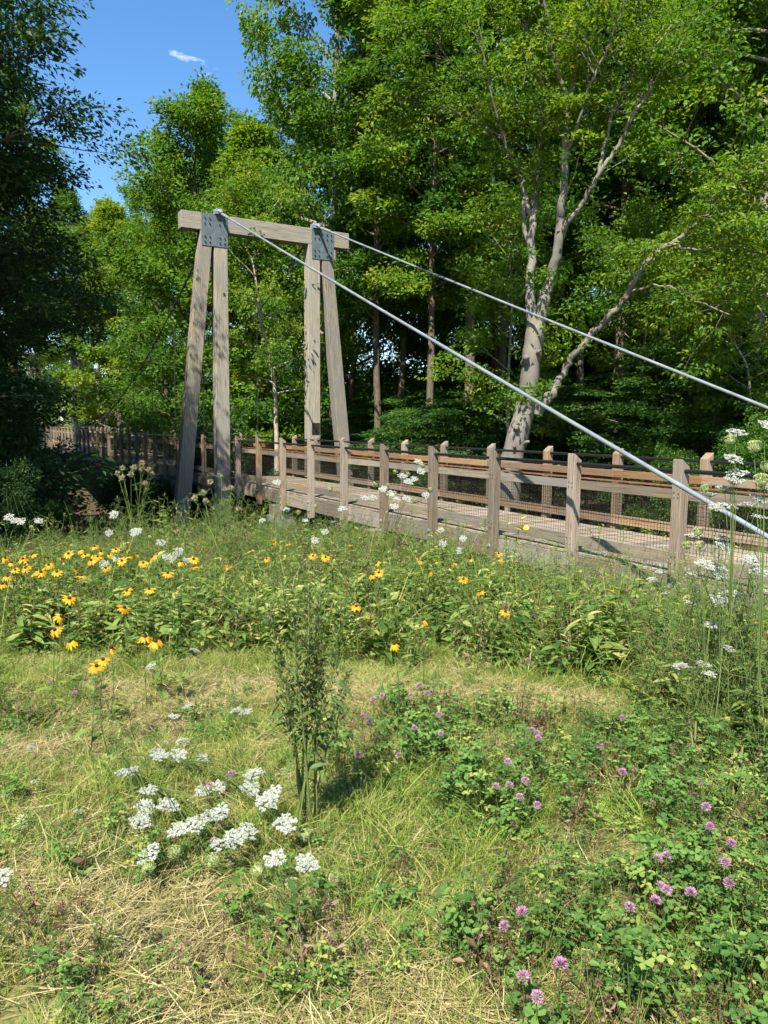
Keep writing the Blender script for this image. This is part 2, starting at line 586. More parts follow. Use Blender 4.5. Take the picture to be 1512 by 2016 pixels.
P_YELLOW = leafy('yellow_petal', [(0.0, (0.46, 0.15, 0.004)), (0.5, (0.62, 0.30, 0.005)), (1.0, (0.68, 0.40, 0.010))], 0.3, (1, 1, .6), 0.5, spec=0.25)
P_CONE = plain('dark_cone', (0.035, 0.014, 0.008), 0.85, 0, 0.5, 300)
P_PINK = leafy('pink_floret', [(0.0, (0.32, 0.085, 0.19)), (0.5, (0.48, 0.20, 0.36)), (1.0, (0.62, 0.40, 0.52))], 0.3, (1, .9, 1), 0.6, spec=0.2)
P_PURPLE = leafy('purple_floret', [(0.0, (0.30, 0.08, 0.32)), (1.0, (0.56, 0.26, 0.60))], 0.3, (1, .9, 1), 0.6)
P_TAN = leafy('tan_down', [(0.0, (0.34, 0.26, 0.12)), (1.0, (0.60, 0.50, 0.31))], 0.35, (1, 1, 1), 0.8)
P_YBLOOM = leafy('yellow_bloom', [(0.0, (0.60, 0.44, 0.01)), (1.0, (0.85, 0.72, 0.03))], 0.3, (1, 1, .6), 0.5)


def ground_material():
    m, N, K = new_mat('ground_soil_and_litter')
    out = N.new('ShaderNodeOutputMaterial')
    bs = N.new('ShaderNodeBsdfPrincipled')
    tc = N.new('ShaderNodeTexCoord')
    at = N.new('ShaderNodeAttribute')
    at.attribute_name = 'lr'                       # 0 forest litter, 0.5 meadow, 1 far field
    nf = noise(N, 45, 6, 0.7)
    K(tc.outputs['Object'], nf.inputs['Vector'])
    nm = noise(N, 2.2, 5, 0.6)
    K(tc.outputs['Object'], nm.inputs['Vector'])
    lit = ramp(N, [(0.3, (0.035, 0.026, 0.016)), (0.55, (0.075, 0.053, 0.03)), (0.75, (0.05, 0.07, 0.02))])
    K(nf.outputs['Fac'], lit.inputs['Fac'])
    mea = ramp(N, [(0.28, (0.05, 0.05, 0.02)), (0.5, (0.17, 0.15, 0.055)), (0.72, (0.32, 0.26, 0.11))])
    K(nf.outputs['Fac'], mea.inputs['Fac'])
    grn = N.new('ShaderNodeMixRGB')
    grn.inputs['Color2'].default_value = (0.11, 0.16, 0.035, 1)
    gr = ramp(N, [(0.42, (0, 0, 0)), (0.62, (0.7, 0.7, 0.7))])
    K(nm.outputs['Fac'], gr.inputs['Fac'])
    K(gr.outputs['Color'], grn.inputs['Fac'])
    K(mea.outputs['Color'], grn.inputs['Color1'])
    fld = ramp(N, [(0.35, (0.12, 0.16, 0.025)), (0.65, (0.22, 0.23, 0.045))])
    K(nm.outputs['Fac'], fld.inputs['Fac'])
    f1 = N.new('ShaderNodeMapRange')
    f1.inputs['From Max'].default_value = 0.5
    K(at.outputs['Fac'], f1.inputs['Value'])
    f2 = N.new('ShaderNodeMapRange')
    f2.inputs['From Min'].default_value = 0.5
    K(at.outputs['Fac'], f2.inputs['Value'])
    m1 = N.new('ShaderNodeMixRGB')
    K(f1.outputs[0], m1.inputs['Fac'])
    K(lit.outputs['Color'], m1.inputs['Color1'])
    K(grn.outputs['Color'], m1.inputs['Color2'])
    m2 = N.new('ShaderNodeMixRGB')
    K(f2.outputs[0], m2.inputs['Fac'])
    K(m1.outputs['Color'], m2.inputs['Color1'])
    K(fld.outputs['Color'], m2.inputs['Color2'])
    K(m2.outputs['Color'], bs.inputs['Base Color'])
    bs.inputs['Roughness'].default_value = 0.95
    bs.inputs['Specular IOR Level'].default_value = 0.1
    bp = N.new('ShaderNodeBump')
    bp.inputs['Strength'].default_value = 0.6
    bp.inputs['Distance'].default_value = 0.02
    K(nf.outputs['Fac'], bp.inputs['Height'])
    K(bp.outputs[0], bs.inputs['Normal'])
    K(bs.outputs[0], out.inputs['Surface'])
    return m


# ------------------------------------------------------------------ ground
def axis_samples(a, b, fine_a, fine_b, fine, coarse_growth=1.12):
    s = list(np.arange(fine_a, fine_b + 1e-6, fine))
    st, x = fine, fine_b
    while x < b:
        st *= coarse_growth
        x += st
        s.append(x)
    st, x = fine, fine_a
    while x > a:
        st *= coarse_growth
        x -= st
        s.insert(0, x)
    return np.array(s)


def build_ground():
    xs = axis_samples(-700, 700, -9, 9, 0.16)
    ys = axis_samples(-120, 900, 0, 26, 0.16)
    X, Y = np.meshgrid(xs, ys)
    Z = ground_z(X, Y)
    V = np.stack([X, Y, Z], -1).reshape(-1, 3)
    nx, ny = len(xs), len(ys)
    i = np.arange(ny - 1)[:, None] * nx + np.arange(nx - 1)[None, :]
    F = np.stack([i, i + 1, i + nx + 1, i + nx], -1).reshape(-1, 4)
    t, m = bridge_coords(V[:, 0], V[:, 1])
    a = 0.5 * sstep(-0.8, 0.6, m) * (1 - sstep(5.5, 10, t))
    a = np.maximum(a, 0.5 * sstep(-6, -4, m) * (1 - sstep(6, 10, t)))
    a = np.maximum(a, sstep(84, 94, t) * 1.0)
    mb = MB()
    mb.add(V, F, 0, True, a)
    o = link('ground', mb.mesh('ground', ground_material()))
    tag(o, 'sloping meadow ground falling to a wooded ravine', 'ground', kind='structure')


build_ground()

# ------------------------------------------------------------------ the footbridge
BR = thing('footbridge', 'long weathered timber footbridge with wire mesh railings and black handrails', 'bridge',
           (A0[0], A0[1], 0), math.atan2(BD[1], BD[0]))
K_END = 39


def mirror_m(m):
    return -WID - m


def build_bridge():
    # local x = t along the bridge, local y = m (towards the viewer), local z up, deck surface at z = 0
    zb, zt = -0.52, 1.41
    prof = [(0.0, zb), (0.0, zt), (-0.012, zt), (-0.14, 1.315), (-0.14, zb)]
    post_n = prism_mesh('post', [(-0.14, m, z) for m, z in prof], [(0.0, m, z) for m, z in prof], W_POST, 0.006)
    prof2 = [(-m, z) for m, z in prof]
    post_f = prism_mesh('post_far', [(-0.14, m, z) for m, z in prof2], [(0.0, m, z) for m, z in prof2], W_POST, 0.006)
    midrail = box_mesh('mid_rail', (BAY - .006, 0.038, 0.128), W_RAIL)
    lowrail = box_mesh('low_rail', (BAY - .006, 0.038, 0.155), W_RAIL)
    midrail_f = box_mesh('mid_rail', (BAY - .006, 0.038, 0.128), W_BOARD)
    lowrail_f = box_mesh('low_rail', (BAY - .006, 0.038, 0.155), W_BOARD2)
    strip = box_mesh('rust_strip', (BAY - .15, 0.075, 0.022), M_RUST, 0.002)
    fascia = box_mesh('stringer', (BAY - .005, 0.085, 0.325), W_RAIL, 0.005)
    # welded wire panel
    mb = MB()
    x0, x1, z0, z1 = -BAY + .012, -.012 - .0, 0.225, 0.93
    r = 0.0018
    for x in np.arange(x0, x1 + .001, 0.0508):
        mb.box((x - r, -r, z0), (x + r, r, z1))
    for z in np.arange(z0, z1 + .001, 0.0508):
        mb.box((x0, r * .2, z - r), (x1, r * 2.2, z + r))
    panel = mb.mesh('wire_panel', M_WIRE)
    wash = cyl_mesh('washer_bolt', 0.034, 0.012, M_GALV, 12, 'Y', 0.002)
    nut = cyl_mesh('nut', 0.019, 0.026, M_GALV, 6, 'Y', 0.002)
    screw = cyl_mesh('screw', 0.008, 0.006, M_BOLT, 8, 'Y')
    rng = random.Random(4)
    for side in (1, -1):
        sh = 0.0 if side > 0 else -0.19
        for k in range(-1, K_END + 1):
            t = k * BAY + sh
            near = side > 0
            y0 = 0.0 if near else -WID
            p = link('post', post_n if near else post_f, BR, (t, y0, rng.uniform(-.008, .008)))
            if k < 12:
                sgn = 1 if near else -1
                if near:
                    for zz in (-.14, -.34):
                        w = link('bolt', wash, p, (-.07 + rng.uniform(-.012, .012), sgn * 0.006, zz + rng.uniform(-.02, .02)))
                        link('nut', nut, p, (w.location.x, sgn * 0.02, w.location.z))
                    if k < 7:
                        for zz in (.945, 1.0, .13, .215):
                            for xx in (-.105, -.045):
                                link('screw', screw, p, (xx + rng.uniform(-.008, .008), 0.003, zz + rng.uniform(-.008, .008)))
            if k == K_END:
                break
            tc = t + BAY - 0.07 - BAY / 2          # bay centred between post axes

            def ym(m):
                return m if near else mirror_m(m)
            link('mid_rail', midrail if near else midrail_f, BR, (tc, ym(-.161), 0.975))
            link('low_rail', lowrail if near else lowrail_f, BR, (tc, ym(-.161), 0.175))
            if near:
                link('rust_strip', strip, BR, (tc, ym(-.165), 1.072))
            link('wire_panel', panel, BR, (t + BAY - .07, ym(-.186), 0))
            link('stringer', fascia, BR, (tc, ym(-.185), -.21))
        # handrail tube, one length after another through the posts
        for k0 in range(-1, K_END, 3):
            k1 = min(k0 + 3, K_END)
            mb = MB()
            y = -.062 if side > 0 else mirror_m(-.062)
            mb.tube([(k0 * BAY + sh - .07, y, 1.27), (k1 * BAY + sh - .07, y, 1.27)], 0.026, 14)
            link('handrail', mb.mesh('handrail', M_BLACK), BR)
    # deck planks
    pw = 0.14
    plank = box_mesh('plank', (pw, WID - .30, 0.040), W_DECK, 0.004)
    ts = np.arange(-2.6, K_END * BAY, 0.146)
    for i, t in enumerate(ts[:300]):
        link('plank', plank, BR, (t, -WID / 2 + rng.uniform(-.006, .006), -.0205 + rng.uniform(-.002, .001)))
    mb = MB()
    for t in ts[300:]:
        mb.box((t - .07, -WID + .15, -.04), (t + .07, -.15, 0.0))
    far = link('far_planks', mb.mesh('far_planks', W_DECK), BR)
    far['kind'] = 'stuff'
    # inner stringers
    for m in (-.95, -1.75):
        link('inner_stringer', box_mesh('inner_stringer', (K_END * BAY, 0.085, 0.32), W_RAIL), BR, (K_END * BAY / 2 - 2, m, -.205))
    # timber pier caps on the approach with galvanised brackets on concrete
    capm = box_mesh('pier_cap', (0.34, WID + .30, 0.34), W_DECK, 0.008)
    pier = box_mesh('pier', (0.5, 0.6, 1.6), M_CONC, 0.02)
    brk = box_mesh('bracket', (0.40, 0.05, 0.16), M_GALV, 0.006)
    for t in (13.05, 7.55, 2.25):
        c = link('pier_cap', capm, BR, (t, -WID / 2, -.55))
        for m in (-.2, -WID + .2):
            link('pier', pier, BR, (t, m, -1.52))
        link('bracket', brk, c, (0, WID / 2 + .10 + .078, -.20))
    # steel floor beams of the hanging span
    beam = box_mesh('floor_beam', (0.16, WID + .95, 0.2), M_STEEL_BLUE, 0.006)
    for t in HANG_T:
        link('floor_beam', beam, BR, (t, -WID / 2, -.475))
    link('edge_beam', box_mesh('edge_beam', (52.0, 0.10, 0.16), M_STEEL_BLUE, 0.006), BR, (18 + 26.5, -.33, -.46))


HANG_T = list(np.arange(18.9, 70, 3.66))
build_bridge()


def cable_z(t):
    u = abs(t - 44.5) / 27.5
    return 1.45 + 6.65 * u ** 1.7


# ------------------------------------------------------------------ the timber towers
def build_tower(t0, face, label, detail=True):
    """t0 = plane of the plated faces; the timbers run back from it by face*0.36"""
    T = thing('suspension_tower', label, 'tower', bw(t0, 0, 0), math.atan2(BD[1], BD[0]), 'timber towers of the bridge')
    dp = 0.36 * face
    zb = -1.5
    rng = random.Random(8)

    def leg(m0t, m1t, m0b, m1b, z1=7.518):
        a = [(0.0, m0t, z1), (0.0, m1t, z1), (0.0, m1b, zb), (0.0, m0b, zb)]
        b = [(dp, y, z) for _, y, z in a]
        return prism_mesh('leg', a, b, W_TOWER, 0.012)
    for mir in (False, True):
        f = (lambda v: -WID - .03 - v) if mir else (lambda v: v)
        link('leg', leg(f(-.03), f(.385), f(-.03), f(.395)), T)
        link('leg', leg(f(.41), f(.80), f(1.335), f(1.78)), T)
        if detail:
            link('shoe', box_mesh('shoe', (0.44, 0.50, 0.34), M_STEEL_BLUE, 0.008), T, (dp / 2, f(.18), zb + .05))
            link('shoe', box_mesh('shoe', (0.44, 0.60, 0.34), M_STEEL_BLUE, 0.008), T, (dp / 2, f(1.555), zb + .05))
        link('footing', box_mesh('footing', (1.1, 2.5, 0.5), M_CONC, 0.03), T, (dp / 2, f(.87), zb - .32))
    link('crossbeam', box_mesh('crossbeam', (0.36, 1.37 + 4.16, 0.5), W_CAP, 0.012), T, (dp / 2, (1.37 - 4.16) / 2, 7.77))
    for (m0, m1) in ((-.035, .77), (-3.60, -2.815)):
        pl = link('plate', box_mesh('plate', (0.016, m1 - m0, 0.94), M_PLATE, 0.002), T, (-.010 * face, (m0 + m1) / 2, 7.55))
        w = m1 - m0
        bolt = cyl_mesh('bolt', 0.021, 0.035, M_BOLT, 8, 'X', 0.003)
        for cy, cz in ((-1, 1), (1, 1), (-1, -1), (1, -1)):
            for i in (0, 1):
                for j in (0, 1):
                    yy = cy * (w / 2 - .10 - i * .15)
                    zz = cz * (.36 - j * .155)
                    if cz > 0:
                        zz -= .03
                    link('bolt', bolt, pl, (-.024 * face, yy, zz))
    # saddles on top with the cable sockets
    for m in (.24, -2.97):
        mb = MB()
        mb.box((-.12, m - .13, 8.021), (.34, m + .13, 8.05))
        mb.box((-.10, m - .085, 8.05), (.26, m - .055, 8.19))
        mb.box((-.10, m + .055, 8.05), (.26, m + .085, 8.19))
        mb.tube([(0.06, m - .11, 8.14), (0.06, m + .11, 8.14)], 0.045, 12)
        mb.tube([(-.08, m - .10, 8.10), (-.08, m + .10, 8.10)], 0.028, 10)
        mb.tube([(0.06, m, 8.16), (-.10, m, 8.12), (-.34, m - .0, 8.0)], [.04, .05, .042], 10)
        link('saddle', mb.mesh('saddle', M_GALV), T)
    if detail:
        pq = link('plaque', box_mesh('plaque', (0.012, 0.28, 0.38), M_BRONZE, 0.004), T, (-.008, -2.95, 1.635))
        mb = MB()
        mb.box((-.010, -.132, -.182), (-.0075, .132, -.176))
        mb.box((-.010, -.132, .176), (-.0075, .132, .182))
        rows = np.linspace(.145, -.15, 9)
        for z in rows:
            w = rng.uniform(.07, .115)
            x = -w
            while x < w:
                e = x + rng.uniform(.008, .03)
                mb.box((-.0095, x, z - .006), (-.0065, min(e, w), z + .006))
                x = e + .007
        link('lettering', mb.mesh('lettering', M_BRONZE_HI), pq)
    return T


build_tower(17.0, 1, 'tall timber A-frame tower with grey bolted plates astride the bridge')
build_tower(72.0, 1, 'distant timber tower at the far end of the bridge behind dark leaves', False)


# ------------------------------------------------------------------ stays and cables
def build_cables():
    for (m_top, m_bot, zt_, tb, zb_, lab) in (
            (.24, .86, 8.10, -4.0, -.08, 'grey steel stay running down from the tower top in front of the railing'),
            (-2.97, -3.55, 8.12, -5.2, -.25, 'grey steel stay running down from the tower behind the far railing')):
        mb = MB()
        a = np.array(bw(17 - .3, m_top, zt_ - .12))
        b = np.array(bw(tb, m_bot, zb_))
        mid = a + (b - a) * .5 - np.array([0, 0, .035])
        mb.tube([a, a + (b - a) * .25 - np.array([0, 0, .026]), mid, a + (b - a) * .75 - np.array([0, 0, .026]), b], .027, 12)
        mb.tube([a + (b - a) * .004, a + (b - a) * .035], .042, 12)
        o = link('stay_cable', mb.mesh('stay_cable', M_STAY))
        tag(o, lab, 'cable', 'tower stays')
    clampm = MB()
    clampm.box((-.09, -.04, -.09), (.09, .04, .05))
    clamp = clampm.mesh('clamp', M_BOLT)
    for m, lab in ((.24, 'dark suspension cable sagging along the near side of the span'), (-2.97, 'dark suspension cable sagging along the far side of the span')):
        C = thing('suspension_cable', lab, 'cable', bw(0, 0, 0), math.atan2(BD[1], BD[0]), 'suspension cables of the span')
        mb = MB()
        ts = np.linspace(17.06, 72.0, 60)
        mb.tube([(t, m, cable_z(t)) for t in ts], .030, 8)
        link('cable', mb.mesh('cable', M_CABLE), C)
        for t in HANG_T:
            z = cable_z(t)
            link('clamp', clamp, C, (t, m, z))
            hb = MB()
            hb.tube([(t, m, -.42), (t, m, z - .05)], .011, 6)
            link('hanger', hb.mesh('hanger', M_CABLE), C)


build_cables()

# ------------------------------------------------------------------ trees
def unit(v):
    v = np.asarray(v, float)
    return v / (np.linalg.norm(v, axis=-1, keepdims=True) + 1e-9)


def clump_leaves(mb, rng, centers, outward, per, rad, flat, ln, wd, mat=0, tint=None, droop=0.25, tilt=0.75):
    """scatter leaves in flattened clumps round the given twig ends"""
    centers = np.asarray(centers, float)
    M = len(centers)
    if M == 0:
        return
    n = M * per
    ci = np.repeat(np.arange(M), per)
    off = rng.normal(0, 1, (n, 3))
    off /= np.linalg.norm(off, axis=1)[:, None]
    off *= rng.uniform(0.15, 1.0, (n, 1)) ** 0.6
    rr = rng.uniform(0.65, 1.3, M) * rad
    off *= rr[ci][:, None]
    off[:, 2] *= flat
    # clumps lean with their outward direction
    ow = np.asarray(outward, float)[ci]
    off[:, 2] -= (off[:, :2] * ow[:, :2]).sum(1) * droop
    p = centers[ci] + off
    d = unit(ow * 0.6 + unit(off) * 0.8 + rng.normal(0, .45, (n, 3)) + np.array([0, 0, -.3]))
    nr = unit(np.array([0, 0, 1.0]) + rng.normal(0, tilt, (n, 3)) * np.array([1, 1, .5]) + ow * .25)
    ct = rng.uniform(0, 1, M) if tint is None else tint
    at = np.clip(ct[ci] * .55 + rng.uniform(0, 1, n) * .45, 0, 1)
    L_ = ln * rng.uniform(.5, 1.35, n)
    mb.leaves(p, d, nr, L_, wd, mat, at)


def bend(rng, p0, d0, length, n, up=0.0, wob=0.1):
    pts = [np.array(p0, float)]
    d = unit(d0)
    st = length / (n - 1)
    for i in range(n - 1):
        d = unit(d + np.array([0, 0, up]) + rng.normal(0, wob, 3))
        pts.append(pts[-1] + d * st)
    return np.array(pts)


def make_tree_meshes(seed, H, cb, Rc, leafmat, barkmat, nprim=30, nsec=6, per=70, leaf=.12, lw=.62, tr=.16,
                     prof='oval', lean=(0, 0), wob=.05, crad=.5, flat=.5, up=.12, elev=(5, 60), yellow=0.0, trunk_pts=None, tint_bias=0.0):
    rng = np.random.default_rng(seed)
    wb = MB()
    lb = MB()
    n = 14
    if trunk_pts is None:
        z = np.linspace(-.6, H * .97, n)
        wx = np.cumsum(rng.normal(0, wob, n)) * (z > 0)
        wy = np.cumsum(rng.normal(0, wob, n)) * (z > 0)
        tp = np.stack([wx + lean[0] * z, wy + lean[1] * z, z], 1)
    else:
        tp = np.asarray(trunk_pts, float)
        z = tp[:, 2]
    tt = np.clip((tp[:, 2] - tp[0, 2]) / (H - tp[0, 2]), 0, 1)
    rad = tr * (1 - tt * .93) ** .8
    rad[0] *= 1.5
    wb.tube(tp, rad, 10)
    cents, outs = [], []
    for i in range(nprim):
        f = min(0.98, (i + rng.uniform(0, 1)) / nprim)
        h = cb + (H - cb) * f
        j = np.interp(h, tp[:, 2], np.arange(len(tp)))
        j0 = int(min(j, len(tp) - 2))
        base = tp[j0] + (tp[j0 + 1] - tp[j0]) * (j - j0)
        az = i * 2.399 + rng.uniform(-.5, .5)
        if prof == 'oval':
            ln = Rc * (0.45 + 0.75 * math.sin(math.pi * (0.12 + 0.80 * f)))
        elif prof == 'cone':
            ln = Rc * (1.15 - 0.95 * f)
        else:
            ln = Rc * (0.75 + .35 * math.sin(math.pi * f)) * (1 - .55 * max(0, f - .6) / .4)
        ln *= rng.uniform(.6, 1.12)
        el = R(elev[0] + (elev[1] - elev[0]) * f + rng.uniform(-10, 12))
        d0 = np.array([math.cos(az) * math.cos(el), math.sin(az) * math.cos(el), math.sin(el)])
        pts = bend(rng, base, d0, ln, 6, up * .35, .09)
        r0 = min(.5 * float(np.interp(h, tp[:, 2], rad)), .02 + .018 * ln)
        wb.tube(pts, np.linspace(r0, .008, 6), 5, cap=False)
        for s in range(nsec):
            q = .28 + .72 * (s + rng.uniform(0, 1)) / nsec
            jj = q * 5
            k0 = int(min(jj, 4))
            b2 = pts[k0] + (pts[k0 + 1] - pts[k0]) * (jj - k0)
            pd = unit(pts[k0 + 1] - pts[k0])
            a = rng.choice([-1, 1]) * rng.uniform(.5, 1.2)
            d2 = np.array([pd[0] * math.cos(a) - pd[1] * math.sin(a), pd[0] * math.sin(a) + pd[1] * math.cos(a), pd[2] * .5 + rng.uniform(-.1, .3)])
            l2 = ln * (.30 + .22 * (1 - q)) * rng.uniform(.7, 1.2)
            p2 = bend(rng, b2, d2, l2, 4, up * .2, .14)
            wb.tube(p2, np.linspace(max(.008, r0 * .35), .004, 4), 3, cap=False)
            o2 = unit(p2[-1] - np.array([tp[j0][0], tp[j0][1], p2[-1][2] - .3]))
            for e in (1, 2, 3):
                if e == 1 and rng.uniform() < .4:
                    continue
                cents.append(p2[e] + rng.normal(0, .12, 3))
                outs.append(o2)
        cents.append(pts[-1])
        outs.append(unit(pts[-1] - base))
    cents = np.array(cents)
    outs = np.array(outs)
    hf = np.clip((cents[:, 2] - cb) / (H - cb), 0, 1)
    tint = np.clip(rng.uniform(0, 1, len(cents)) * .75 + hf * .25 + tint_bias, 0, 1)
    if yellow:
        tint = np.where(rng.uniform(0, 1, len(cents)) < yellow, np.minimum(1, tint + .45), tint)
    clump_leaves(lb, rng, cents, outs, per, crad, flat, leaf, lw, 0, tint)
    return wb.mesh('trunk', barkmat), lb.mesh('crown', leafmat)


def put_tree(meshes, name, label, loc, rz=0.0, s=1.0, sz=1.0, group=None, cat='tree', sw=1.0):
    T = thing(name, label, cat, loc, rz, group)
    T.scale = (s * sw, s * sw, s * sz)
    link('trunk', meshes[0], T)
    c = link('crown', meshes[1], T)
    c['kind'] = 'stuff'
    return T


def gp(px, Y, dz=0.0):
    """ground point in the direction of an image column, at forward distance Y"""
    x = (px - 756.0) / FPX * Y * 1.0
    return Vector((x, Y, float(ground_z(x, Y)) + dz))


# tree kinds
K_MAPLE = make_tree_meshes(11, 22, 5.0, 4.4, LEAF_MAPLE, BARK_GREY, 44, 6, 70, .165, .74, .24, yellow=.25, crad=.6, flat=.45)
K_MAPLE2 = make_tree_meshes(12, 17, 3.0, 4.2, LEAF_MAPLE, BARK_DARK, 44, 6, 70, .17, .74, .20, 'cone', yellow=.3, crad=.6, flat=.4, tint_bias=.12)
K_OAK = make_tree_meshes(13, 24, 6.5, 4.8, LEAF_DARK, BARK_DARK, 46, 6, 70, .185, .6, .27, crad=.68, flat=.55)
K_ASH = make_tree_meshes(14, 20, 3.2, 4.2, LEAF_DARK, BARK_DARK, 48, 6, 72, .17, .55, .19, 'cyl', crad=.65, flat=.5)
K_POLE = make_tree_meshes(18, 23, 8.0, 3.0, LEAF_MAPLE, BARK_DARK, 34, 6, 66, .165, .7, .17, crad=.58, flat=.45, yellow=.2)
K_POLE2 = make_tree_meshes(19, 24, 8.0, 3.4, LEAF_DARK, BARK_DARK, 36, 6, 66, .17, .62, .21, crad=.62, flat=.5)
K_UNDER = make_tree_meshes(15, 7.5, 0.7, 2.6, LEAF_UNDER, BARK_GREY, 28, 6, 62, .12, .58, .07, 'cyl', crad=.5, flat=.16, elev=(-4, 30), up=.02, yellow=.15)
K_SHRUB = make_tree_meshes(16, 3.0, 0.15, 1.6, LEAF_DARK, BARK_DARK, 24, 5, 48, .10, .6, .04, 'oval', crad=.36, flat=.6, elev=(20, 70))
K_SHRUBD = make_tree_meshes(26, 3.0, 0.15, 1.6, LEAF_SHADE_TONED, BARK_DARK, 24, 5, 50, .10, .6, .04, 'oval', crad=.36, flat=.6, elev=(20, 70))  # same kind of shrub with shade painted into darker leaves
K_SHADE = make_tree_meshes(17, 15.5, 1.0, 5.6, LEAF_SHADE_TONED, BARK_DARK, 64, 8, 100, .125, .5, .26, 'cyl', crad=.66, flat=.40, elev=(-8, 45), up=.03)

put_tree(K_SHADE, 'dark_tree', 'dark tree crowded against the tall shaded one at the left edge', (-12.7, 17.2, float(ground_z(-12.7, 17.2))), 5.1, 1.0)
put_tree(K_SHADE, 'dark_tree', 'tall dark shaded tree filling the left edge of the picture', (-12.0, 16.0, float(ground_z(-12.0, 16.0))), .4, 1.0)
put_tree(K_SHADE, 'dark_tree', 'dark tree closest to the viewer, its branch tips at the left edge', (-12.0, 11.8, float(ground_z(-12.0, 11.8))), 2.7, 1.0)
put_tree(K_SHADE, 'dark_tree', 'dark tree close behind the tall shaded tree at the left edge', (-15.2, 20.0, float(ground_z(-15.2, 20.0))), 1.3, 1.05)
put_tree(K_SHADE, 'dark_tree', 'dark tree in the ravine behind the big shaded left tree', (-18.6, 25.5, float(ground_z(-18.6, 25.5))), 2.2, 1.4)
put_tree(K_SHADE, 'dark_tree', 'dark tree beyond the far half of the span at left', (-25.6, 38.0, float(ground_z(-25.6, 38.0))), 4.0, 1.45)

ROOF = 'trees of the wood behind the bridge'
put_tree(K_MAPLE2, 'maple_tree', 'bright yellow-green maple above the far end of the bridge railing', gp(232, 67), .3, 1.35, 1.0, ROOF)
put_tree(K_ASH, 'leafy_tree', 'dense dark green tree standing against the sky left of the tower', gp(395, 43), 1.0, 1.1, 1.07, ROOF, sw=1.2)
put_tree(K_MAPLE, 'maple_tree', 'tall sunlit maple with straight trunk rising behind the tower crossbeam', gp(658, 32.5), 2.0, 1.15, 1.15, ROOF, sw=.72)
put_tree(K_POLE2, 'leafy_tree', 'tall brown-trunked tree between the tower and the pale beech', gp(922, 27), 3.0, 1.0, 1.0, ROOF)
put_tree(K_POLE2, 'leafy_tree', 'tall dark-trunked tree just right of the pale beech', gp(1206, 27), 5.0, 1.0, 1.0, ROOF)
put_tree(K_MAPLE, 'maple_tree', 'leafy maple at the right edge of the picture', gp(1475, 21.5), 1.2, .95, 1.0, ROOF)

fill = [  # column, distance, kind, scale
    (40, 66, K_OAK, 1.1), (92, 94, K_ASH, 1.15), (150, 100, K_ASH, 1.3), (335, 54, K_ASH, 1.05), (300, 74, K_MAPLE, 1.0), (205, 84, K_ASH, 1.1), (505, 41, K_MAPLE2, 1.3), (585, 52, K_OAK, .95),
    (700, 38, K_ASH, 1.1), (790, 33, K_POLE, 1.0), (850, 26.5, K_POLE, .9), (735, 29, K_POLE, .95), (985, 30, K_POLE2, .9), (860, 44, K_OAK, .95), (960, 35, K_ASH, 1.15), (1030, 46, K_OAK, .9),
    (1135, 31, K_POLE, 1.0), (1165, 40, K_ASH, .95), (1270, 33, K_POLE2, 1.0), (1335, 27, K_POLE, 1.0), (1390, 38, K_OAK, .9), (1430, 30, K_POLE2, 1.0),
    (1530, 30, K_OAK, 1.05), (1600, 24, K_ASH, 1.0), (640, 62, K_OAK, .9), (900, 58, K_ASH, .8), (1080, 60, K_ASH, .85), (1230, 55, K_ASH, .8),
    (1380, 54, K_ASH, .8), (1510, 52, K_ASH, .9), (455, 70, K_OAK, 1.15), (380, 88, K_ASH, 1.35)]
ORD = 'first second third fourth fifth sixth seventh eighth ninth tenth eleventh twelfth thirteenth fourteenth fifteenth sixteenth seventeenth eighteenth nineteenth twentieth'.split()
ORD += ['twenty-' + o for o in ORD[:9]] + ['thirtieth'] + ['thirty-' + o for o in ORD[:9]] + ['fortieth'] + ['forty-' + o for o in ORD[:9]] + ['fiftieth'] + ['fifty-' + o for o in ORD[:9]]
rt = random.Random(5)
for i, (px, Y, kd, s) in enumerate(sorted(fill)):
    put_tree(kd, 'leafy_tree', 'green tree deep in the wood behind the bridge, %s of these from the left' % ORD[i], gp(px, Y), rt.uniform(0, 6.28), s, rt.uniform(.95, 1.1), ROOF)

under = [(805, 24.5, .8), (905, 23, .8), (985, 24, .75), (720, 30, .9), (590, 31, .85), (1290, 19.5, .85), (1400, 20, .95), (1490, 18.5, .8), (1150, 23, .8), (1060, 26, .9),
         (470, 37, .8), (350, 46, .9), (250, 60, .8), (860, 29, 1.0), (1230, 24, .9), (1340, 28, 1.0), (640, 33, .9), (190, 74, .9), (760, 30, 1.0)]
for i, (px, Y, s) in enumerate(sorted(under)):
    put_tree(K_UNDER, 'young_beech', 'low layered sapling under the wood edge behind the railing, %s from the left' % ORD[i], gp(px, Y), rt.uniform(0, 6.28), s, .62, 'saplings along the wood edge')
shr = [(10, 13.4, .45), (110, 14.6, .28), (5, 17, .75), (90, 22, .4), (10, 27, 1.2), (330, 25, .42), (420, 29, 1.2), (500, 27, .7), (230, 31, .9),
       (1330, 16.5, .45), (1460, 14.8, .5), (1520, 15.5, .6), (1290, 18.0, .5)]
for i, (px, Y, s) in enumerate(sorted(shr)):
    put_tree(K_SHRUBD if px < 600 else K_SHRUB, 'leafy_shrub', 'low leafy shrub beside or below the bridge, %s from the left' % ORD[i], gp(px, Y), rt.uniform(0, 6.28), s, 1.0, 'shrubs round the ravine', 'shrub')


